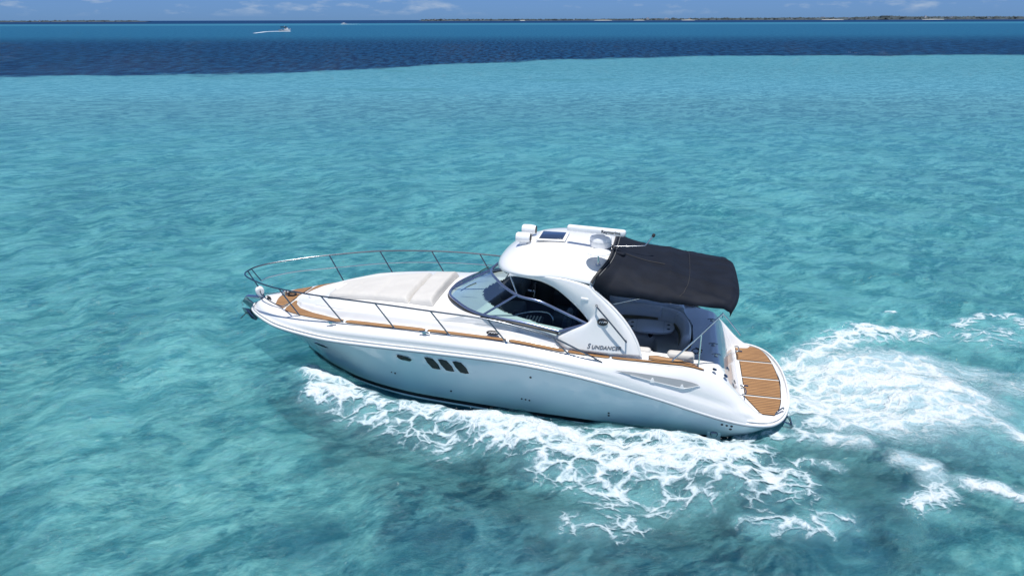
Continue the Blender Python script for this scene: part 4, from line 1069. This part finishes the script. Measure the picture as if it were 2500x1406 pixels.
farc = N.mix(N.math('MULTIPLY', ggr, .55), farc, (.05, .21, .24))
bd = N.node('ShaderNodeBsdfDiffuse'); N.put(bd.inputs[0], farc); N.put(bd.inputs['Normal'], nrm)
bf = N.math('ADD', .18, N.math('ADD', N.math('MULTIPLY', at.outputs['Fac'], .58), N.math('MULTIPLY', farw, .77)), True)
body = N.mixs(bf, see, bd.outputs[0])
gl = N.node('ShaderNodeBsdfGlossy'); gl.inputs['Roughness'].default_value = .09; N.put(gl.inputs['Normal'], nrm)
fr = N.node('ShaderNodeFresnel'); fr.inputs[0].default_value = 1.33; N.put(fr.inputs['Normal'], nrm)
ff = N.math('MINIMUM', fr.outputs[0], N.math('SUBTRACT', .40, N.math('MULTIPLY', N.smooth(yw, 50., 170.), .29)))
sh = N.mixs(ff, body, gl.outputs[0]); N.n.links.new(sh, N.out.inputs[0])
MILK = np.clip(np.clip(FD, 0, 1)*.85, 0, 1)
dx_, dy_ = XX-5.81, YY-13.457; bxx = dx_*cyw+dy_*syw; byy = -dx_*syw+dy_*cyw
MILK = np.maximum(MILK, .75*np.exp(-((byy+.1)/2.1)**4)*np.interp(bxx, [-14, -7, -1.5, .2, .8], [0, .4, 1, .95, 0]))
sheet('water', XX, YY, HH, m_w, 'structure', {'milk': MILK})

# foam: thin churned layer riding on the waves
m_f = new_mat('aerated_white_foam'); N = NT(m_f)
g = N.node('ShaderNodeNewGeometry'); pos = g.outputs['Position']
at = N.node('ShaderNodeAttribute', attribute_name='foam'); dens = at.outputs['Fac']
wv_ = N.noise(pos, 1.1, 4, .55, 0, 'Color')
va = N.node('ShaderNodeVectorMath', operation='MULTIPLY_ADD'); N.put(va.inputs[0], wv_); va.inputs[1].default_value = (.75, .75, 0); N.put(va.inputs[2], pos)
rotm = N.mapping(va.outputs[0], (.8, 1.15, 1), .15)
def vein(sc_):
    v = N.node('ShaderNodeTexVoronoi', feature='DISTANCE_TO_EDGE'); N.put(v.inputs['Vector'], rotm); v.inputs['Scale'].default_value = sc_; return v.outputs['Distance']
v1 = N.math('SUBTRACT', 1., N.smooth(vein(2.3), .0, .26)); v2 = N.math('SUBTRACT', 1., N.smooth(vein(5.5), .0, .22))
f1 = N.noise(va.outputs[0], 2.6, 8, .66, .4); f2 = N.noise(pos, 14., 5, .7)
pat = N.math('ADD', N.math('ADD', N.math('MULTIPLY', v1, .36), N.math('MULTIPLY', v2, .22)), N.math('ADD', N.math('MULTIPLY', f1, .92), N.math('MULTIPLY', f2, .42)))
lvl = N.math('ADD', pat, N.math('MULTIPLY', dens, 1.10))
mist = N.node('ShaderNodeAttribute', attribute_name='mist').outputs['Fac']
stk = N.noise(N.mapping(va.outputs[0], (.6, 2.0, 1), -.22), 2.2, 9, .72, .5)
ml = N.math('ADD', N.math('ADD', N.math('MULTIPLY', stk, 1.5), N.math('MULTIPLY', f2, .55)), N.math('MULTIPLY', dens, 1.08))
am = N.math('MULTIPLY', N.math('MULTIPLY', N.smooth(ml, 1.08, 1.92), .93), N.smooth(dens, .04, .3))
alpha = N.math('MULTIPLY', N.math('MULTIPLY', N.smooth(lvl, 1.38, 1.82), .93), N.smooth(dens, .04, .22))
bump = N.node('ShaderNodeBump'); bump.inputs['Strength'].default_value = .8; bump.inputs['Distance'].default_value = .10; N.put(bump.inputs['Height'], N.math('ADD', lvl, N.math('MULTIPLY', f2, .4)))
d = N.node('ShaderNodeBsdfDiffuse'); N.put(d.inputs[0], N.mix(N.smooth(lvl, 1.5, 2.05), (.42, .62, .70), (.78, .85, .88))); N.put(d.inputs['Normal'], bump.outputs[0])
t_ = N.node('ShaderNodeBsdfTransparent')
gl = N.node('ShaderNodeBsdfGlossy'); gl.inputs['Roughness'].default_value = .25; N.put(gl.inputs['Normal'], bump.outputs[0])
fo = N.mixs(.04, d.outputs[0], gl.outputs[0])
alpha = N.math('ADD', N.math('MULTIPLY', alpha, N.math('SUBTRACT', 1., mist)), N.math('MULTIPLY', am, mist))
N.n.links.new(N.mixs(alpha, t_.outputs[0], fo), N.out.inputs[0])
km = (FD[:-1, :-1] > .05) & (YY[:-1, :-1] < 220)
hull_in = (bxx > .75) & (np.abs(byy) < np.interp(bxx, [0, 8, 9.4, 10.4, 10.9], [1.45, 1.35, .8, .3, 0]))
km &= ~hull_in[:-1, :-1]
sheet('wake_foam', XX, YY, HH+.012+.03*FDc, m_f, 'stuff', {'foam': FD, 'mist': np.interp(bxx, [-1.2, .2], [1, 0])*np.interp(np.abs(byy), [2.3, 3.2], [1, .0])}, keepmask=km, label='white churned wake foam along the yacht side and behind its swim platform')
# droplets thrown off the foam crests
rnd = random.Random(11); vs0 = []; fs0 = []
tot = [(s_*r_*sum(math.dist(a, b) for a, b in zip(P_, P_[1:])), (s_, r_, P_)) for s_, r_, P_ in FOAM if s_ >= .7 and r_ > .1]
W_ = [t[0] for t in tot]
for _ in range(3800):
    s_, r_, P_ = rnd.choices(tot, W_)[0][1]; k = rnd.randrange(len(P_)-1); a, b = P_[k], P_[k+1]; t = rnd.random()
    px_, py_ = a[0]+(b[0]-a[0])*t+rnd.gauss(0, r_*.85), a[1]+(b[1]-a[1])*t+rnd.gauss(0, r_*.85)
    ddx, ddy = px_-5.81, py_-13.457; bb, cc_ = ddx*cyw+ddy*syw, -ddx*syw+ddy*cyw
    if -.2 < bb < 10.8 and abs(cc_) < 2.35: continue
    i = int(np.searchsorted(ry, py_)); j = int(np.clip((px_/(py_+3.0)-tx_[0])/(tx_[1]-tx_[0]), 0, len(tx_)-1)); i = min(i, len(ry)-1)
    z0 = HH[i, j]+.03+abs(rnd.gauss(0, .07)); q = rnd.uniform(.003, .009); n0 = len(vs0)
    for c in ((q,0,0),(-q,0,0),(0,q,0),(0,-q,0),(0,0,q),(0,0,-q)): vs0.append((px_+c[0], py_+c[1], z0+c[2]))
    for f_ in ((0,2,4),(2,1,4),(1,3,4),(3,0,4),(2,0,5),(1,2,5),(3,1,5),(0,3,5)): fs0.append(tuple(n0+x_ for x_ in f_))
me = bpy.data.meshes.new('spray_droplets'); me.from_pydata(vs0, [], fs0)
sd = link('spray_droplets', me, pb('water_droplets', (.85, .90, .93), .2)); tag(sd, 'fine white spray droplets flying above the wake foam', kind='stuff')

# ------------------------------------------------------------------ distant boats
def wake_strip(name, pts, w0, w1, label, z=.03):
    rows = []
    rr = random.Random(5)
    P = cat([(a, b, 0) for a, b in pts], 8)
    for i, p in enumerate(P):
        t = i/(len(P)-1); w = w0+(w1-w0)*t; q0, q1 = P[max(0, i-1)], P[min(len(P)-1, i+1)]; d = (q1-q0).normalized(); n_ = Vector((-d.y, d.x, 0))
        w *= rr.uniform(.75, 1.2)
        rows.append([p+n_*w*v+Vector((0, 0, z+.25*(1-v*v)*(1-t))) for v in (-1, -.5, 0, .5, 1)])
    o = grid_mesh(name, rows, M['foamsolid']); tag(o, label, kind='stuff'); return o
M['foamsolid'] = pb('far_wake_foam', (.82, .87, .90), .7)
def small_boat(x, y, heading, L, label, canopy=True):
    o = bpy.data.objects.new('speedboat', None); col.objects.link(o); o.location = (x, y, 0); o.rotation_euler = (0, 0, heading); o.scale = (L/8, L/8, L/8)
    tag(o, label, 'boat')
    rows = []
    for X, wd, zk, zs in ((-4, 1.15, -.1, .95), (-2, 1.3, -.15, 1.0), (0, 1.35, -.1, 1.1), (2, 1.15, .15, 1.3), (3.2, .65, .55, 1.5), (4.0, .05, 1.2, 1.7)):
        rows.append([(X, -wd, zs), (X, -wd*.85, (zs+zk)/2), (X, -.1, zk), (X, .1, zk), (X, wd*.85, (zs+zk)/2), (X, wd, zs)])
    grid_mesh('hull', rows, M['gel'], o, autosharp=40)
    grid_mesh('deck', [[(r[0][0], v*r[-1][1]*.98, r[0][2]-.06+.08*(1-v*v)) for v in (-1, -.5, 0, .5, 1)] for r in rows], M['gel'], o)
    box('transom', (-4, 0, .45), (.15, 2.2, 1.1), M['gel'], o, .04)
    box('cabin', (.6, 0, 1.6), (2.2, 1.9, 1.1), M['gel'], o, .25)
    box('cabin_window', (.65, 0, 1.85), (2.0, 1.94, .4), M['port'], o, .08)
    if canopy:
        box('canopy', (-1.0, 0, 2.65), (3.8, 2.3, .5), M['canvas'], o, .06)
        bm = bmesh.new()
        for a in (-2.6, .6):
            for b in (-1, 1): tube_bm(bm, [(a, b, 1.0), (a, b, 2.7)], .05, 6)
        bm_obj('canopy_frame', bm, M['steel'], o)
        lathe('radome', [(.0, 0), (.35, .02), (.36, .2), (.2, .28)], (-.4, 0, 2.9), M['plastic'], o, 14)
        box('outboard_engine', (-4.4, 0, .8), (.5, .5, 1.0), M['rubber'], o, .12)
    box('seat', (-2.4, 0, 1.15), (.6, 1.8, .6), M['vinyl'], o, .1)
    return o
small_boat(-171.5, 577, R(-8), 9.0, 'small white speedboat with dark canopy crossing far off on the left')
wake_strip('speedboat_wake', [(-167, 574), (-172, 571), (-178, 555), (-172, 520), (-166, 490)], 1.5, .9, 'thin white wake trailing behind the small canopied speedboat')
small_boat(-342, 1560, R(172), 11, 'tiny white motorboat near the horizon, farther than the canopied speedboat', canopy=False)
wake_strip('motorboat_wake', [(-347, 1556), (-338, 1552), (-322, 1550), (-308, 1556)], 2.6, 1.0, 'thin white wake behind the tiny motorboat near the horizon')

# ------------------------------------------------------------------ far shore
RM = 6000.
def shore_pt(px, dist): return (px-1250)/1745.*dist*1.0
m_land = pb('far_shore_scrub', (.040, .058, .068), .9, var=(.012, .5))  # bluish haze of distance mixed into the scrub colour
m_beach = pb('far_beach_sand', (.36, .36, .33), .9)
def hprof(px):
    a = mnoise.noise(Vector((px*.06, 2, 0)))*1.0+mnoise.noise(Vector((px*.3, 5, 0)))*.9
    if px > 1040: base_h = np.interp(px, [1040, 1060, 1300, 1500, 1700, 2000, 2080, 2110, 2150, 2250, 2420, 2500, 2900], [.8, 2.8, 2.2, 2.0, 3.6, 4.6, 6.4, 8.2, 6.2, 6.0, 5.6, 3.6, 3])
    elif px < 420: base_h = np.interp(px, [-300, 0, 60, 150, 330, 420], [2.0, 1.5, 2.6, 1.6, 1.9, .8])
    else: base_h = 0
    return max(0, float(base_h)+a*.7*min(1, base_h))*RM/1745.
def land(name, p0, p1, label):
    rows = []
    n = int((p1-p0)/1.6)
    for i in range(n+1):
        px = p0+(p1-p0)*i/n; h = hprof(px); e = min(1, min(px-p0, p1-px)/12+.05); h *= e
        X = shore_pt(px, RM); bl = 2.2+1.6*mnoise.noise(Vector((px*.05, 9, 0)))
        rows.append([(X, RM-60, -.5), (X, RM-30, 1.4), (X, RM, 2.0), (X, RM+20, 2.4+h*.55), (X*1.01, RM+60, 2.4+h*.9), (X*1.03, RM+160, 2.4+h), (X*1.08, RM+500, 2.4+h*.5), (X*1.1, RM+700, -1)])
    o = grid_mesh(name, rows, m_land, smooth=False); tag(o, None, kind='structure')
    return o
land('shore_hills', 1040, 2900, ''); land('shore_hills', -420, 420, '')
# tree line: many small crowns standing on the shore
tv, tf = [], []; rr = random.Random(3)
ico = [(0,0,1),(.9,0,.3),(.28,.85,.3),(-.72,.53,.3),(-.72,-.53,.3),(.28,-.85,.3),(0,0,-.3)]
icf = [(0,1,2),(0,2,3),(0,3,4),(0,4,5),(0,5,1),(6,2,1),(6,3,2),(6,4,3),(6,5,4),(6,1,5)]
for _ in range(2600):
    px = rr.uniform(1045, 2700) if rr.random() < .8 else rr.uniform(-300, 400)
    h = hprof(px); d = rr.uniform(0, 150); f = .55+.45*min(1, d/150)
    X = shore_pt(px, RM+d); r0 = rr.uniform(3, 8); z0 = 2.4+h*f*rr.uniform(.55, 1.0); n0 = len(tv)
    for c in ico: tv.append((X+c[0]*r0*1.3, RM+d+c[1]*r0, z0+c[2]*r0*rr.uniform(.7, 1.2)))
    for f_ in icf: tf.append(tuple(n0+k for k in f_))
me = bpy.data.meshes.new('far_woods'); me.from_pydata(tv, [], tf)
o = link('far_woods', me, pb('far_tree_foliage', (.028, .046, .050), .9, var=(.02, .6)), smooth=False); tag(o, 'dark low woods along the distant shore on the horizon', kind='stuff')
# beaches
for k, (a, b) in enumerate(((1440, 1480), (1530, 1555), (1640, 1670), (1960, 2010), (2190, 2240), (1270, 1282))):
    rows = [[(shore_pt(p, RM-66), RM-66, -.3), (shore_pt(p, RM-50), RM-50, 2.2+1.3*math.sin(math.pi*(p-a)/(b-a))), (shore_pt(p, RM-20), RM-20, 2.6+2.2*math.sin(math.pi*(p-a)/(b-a)))] for p in np.linspace(a, b, 10)]
    o = grid_mesh('beach', rows, m_beach); tag(o, None, kind='structure')
m_bw = pb('far_white_wall', (.68, .68, .66), .8); m_bc = pb('far_cream_wall', (.52, .45, .36), .8); m_bg = pb('far_weathered_wall', (.20, .22, .18), .8); m_rf = pb('far_roof', (.30, .24, .20), .8)
m_win = pb('far_window_glass', (.05, .06, .08), .2)
def building(px, w, h, mat, label, base=None, storeys=2, d=10, stepped=False):
    hh = hprof(px)*.55+2; z0 = base if base is not None else hh
    X = shore_pt(px, RM-12); o = bpy.data.objects.new('shore_building', None); col.objects.link(o); o.location = (X, RM-12, 0)
    tag(o, label, 'building', 'buildings along the distant shore')
    z0 = max(1, z0-1)
    box('wall', (0, 0, z0+h/2), (w, d, h), mat, o, 0)
    if stepped:
        box('upper_storey', (-w*.1, 0, z0+h+1.5), (w*.6, d*.9, 3.4), mat, o, 0)
    box('roof', (0, 0, z0+h+.35), (w*1.04, d*1.04, .7), m_rf if rr.random() < .4 else mat, o, 0)
    bm = bmesh.new(); nwi = max(2, int(w/4))
    for i in range(nwi):
        for j in range(storeys): box_bm(bm, (-w/2+(i+.5)*w/nwi, -d/2-.03, z0+h*(j+.5)/storeys), (w/nwi*.45, .2, h/storeys*.4))
    bm_obj('window', bm, m_win, o, smooth=False)
BL = [(1062,16,7,0,'white waterfront block at the very left end of the far island'),(1076,10,9,0,'white block just right of the island tip'),(1096,14,6,0,'low white building among dark trees near the island tip'),(1122,12,5,1,'low cream building near the left part of the far island'),(1150,18,5,0,'long low white building left of centre on the far island'),(1181,8,6,0,'small white house left of centre on the far island'),(1393,9,6,0,'small white house on the flat middle of the far island'),(1562,22,12,0,'tall white hotel block left of the dark roofed block'),(1580,16,8,1,'cream hotel wing beside the tall white block'),(1605,36,9,0,'broad white resort block on the right half of the island'),(1620,20,12,2,'grey weathered tower block next to the broad resort'),(1657,14,8,1,'cream block with flat roof right of the grey tower'),(1680,12,6,0,'small white block right of the cream flat-roofed block'),(1891,8,7,0,'single white house alone in dark woods'),(1962,32,4,0,'long white hall with its roof above the treeline'),(2022,14,8,0,'white square house left of the hill'),(2062,9,7,0,'small white cottage at the foot of the hill'),(2196,12,16,0,'slim pale tower right of the hill'),(2255,16,10,0,'white block between the trees right of the slim tower'),(2290,12,7,1,'low cream house right of the white block'),(2340,14,7,0,'white house on the far right shore'),(2380,10,6,1,'small cream house near the right end of the shore'),(2425,12,7,0,'white house near the right edge of the photo'),(2470,12,6,0,'rightmost white house on the far shore'),(22,10,5,0,'pale house on the left horizon'),(108,12,5,0,'second pale house on the left horizon'),(172,9,10,0,'white tower block standing on the left horizon')]
for k, (px, w, h, t, lb) in enumerate(BL):
    building(px, w, h, (m_bw, m_bc, m_bg)[t], lb, base=(hprof(px)+3 if px in (1962,) else None), stepped=(px in (1562, 1605)))
building(2104, 70, 14, m_bg, 'large grey stone building crowning the hill on the far shore', base=14, storeys=3, d=25, stepped=True)
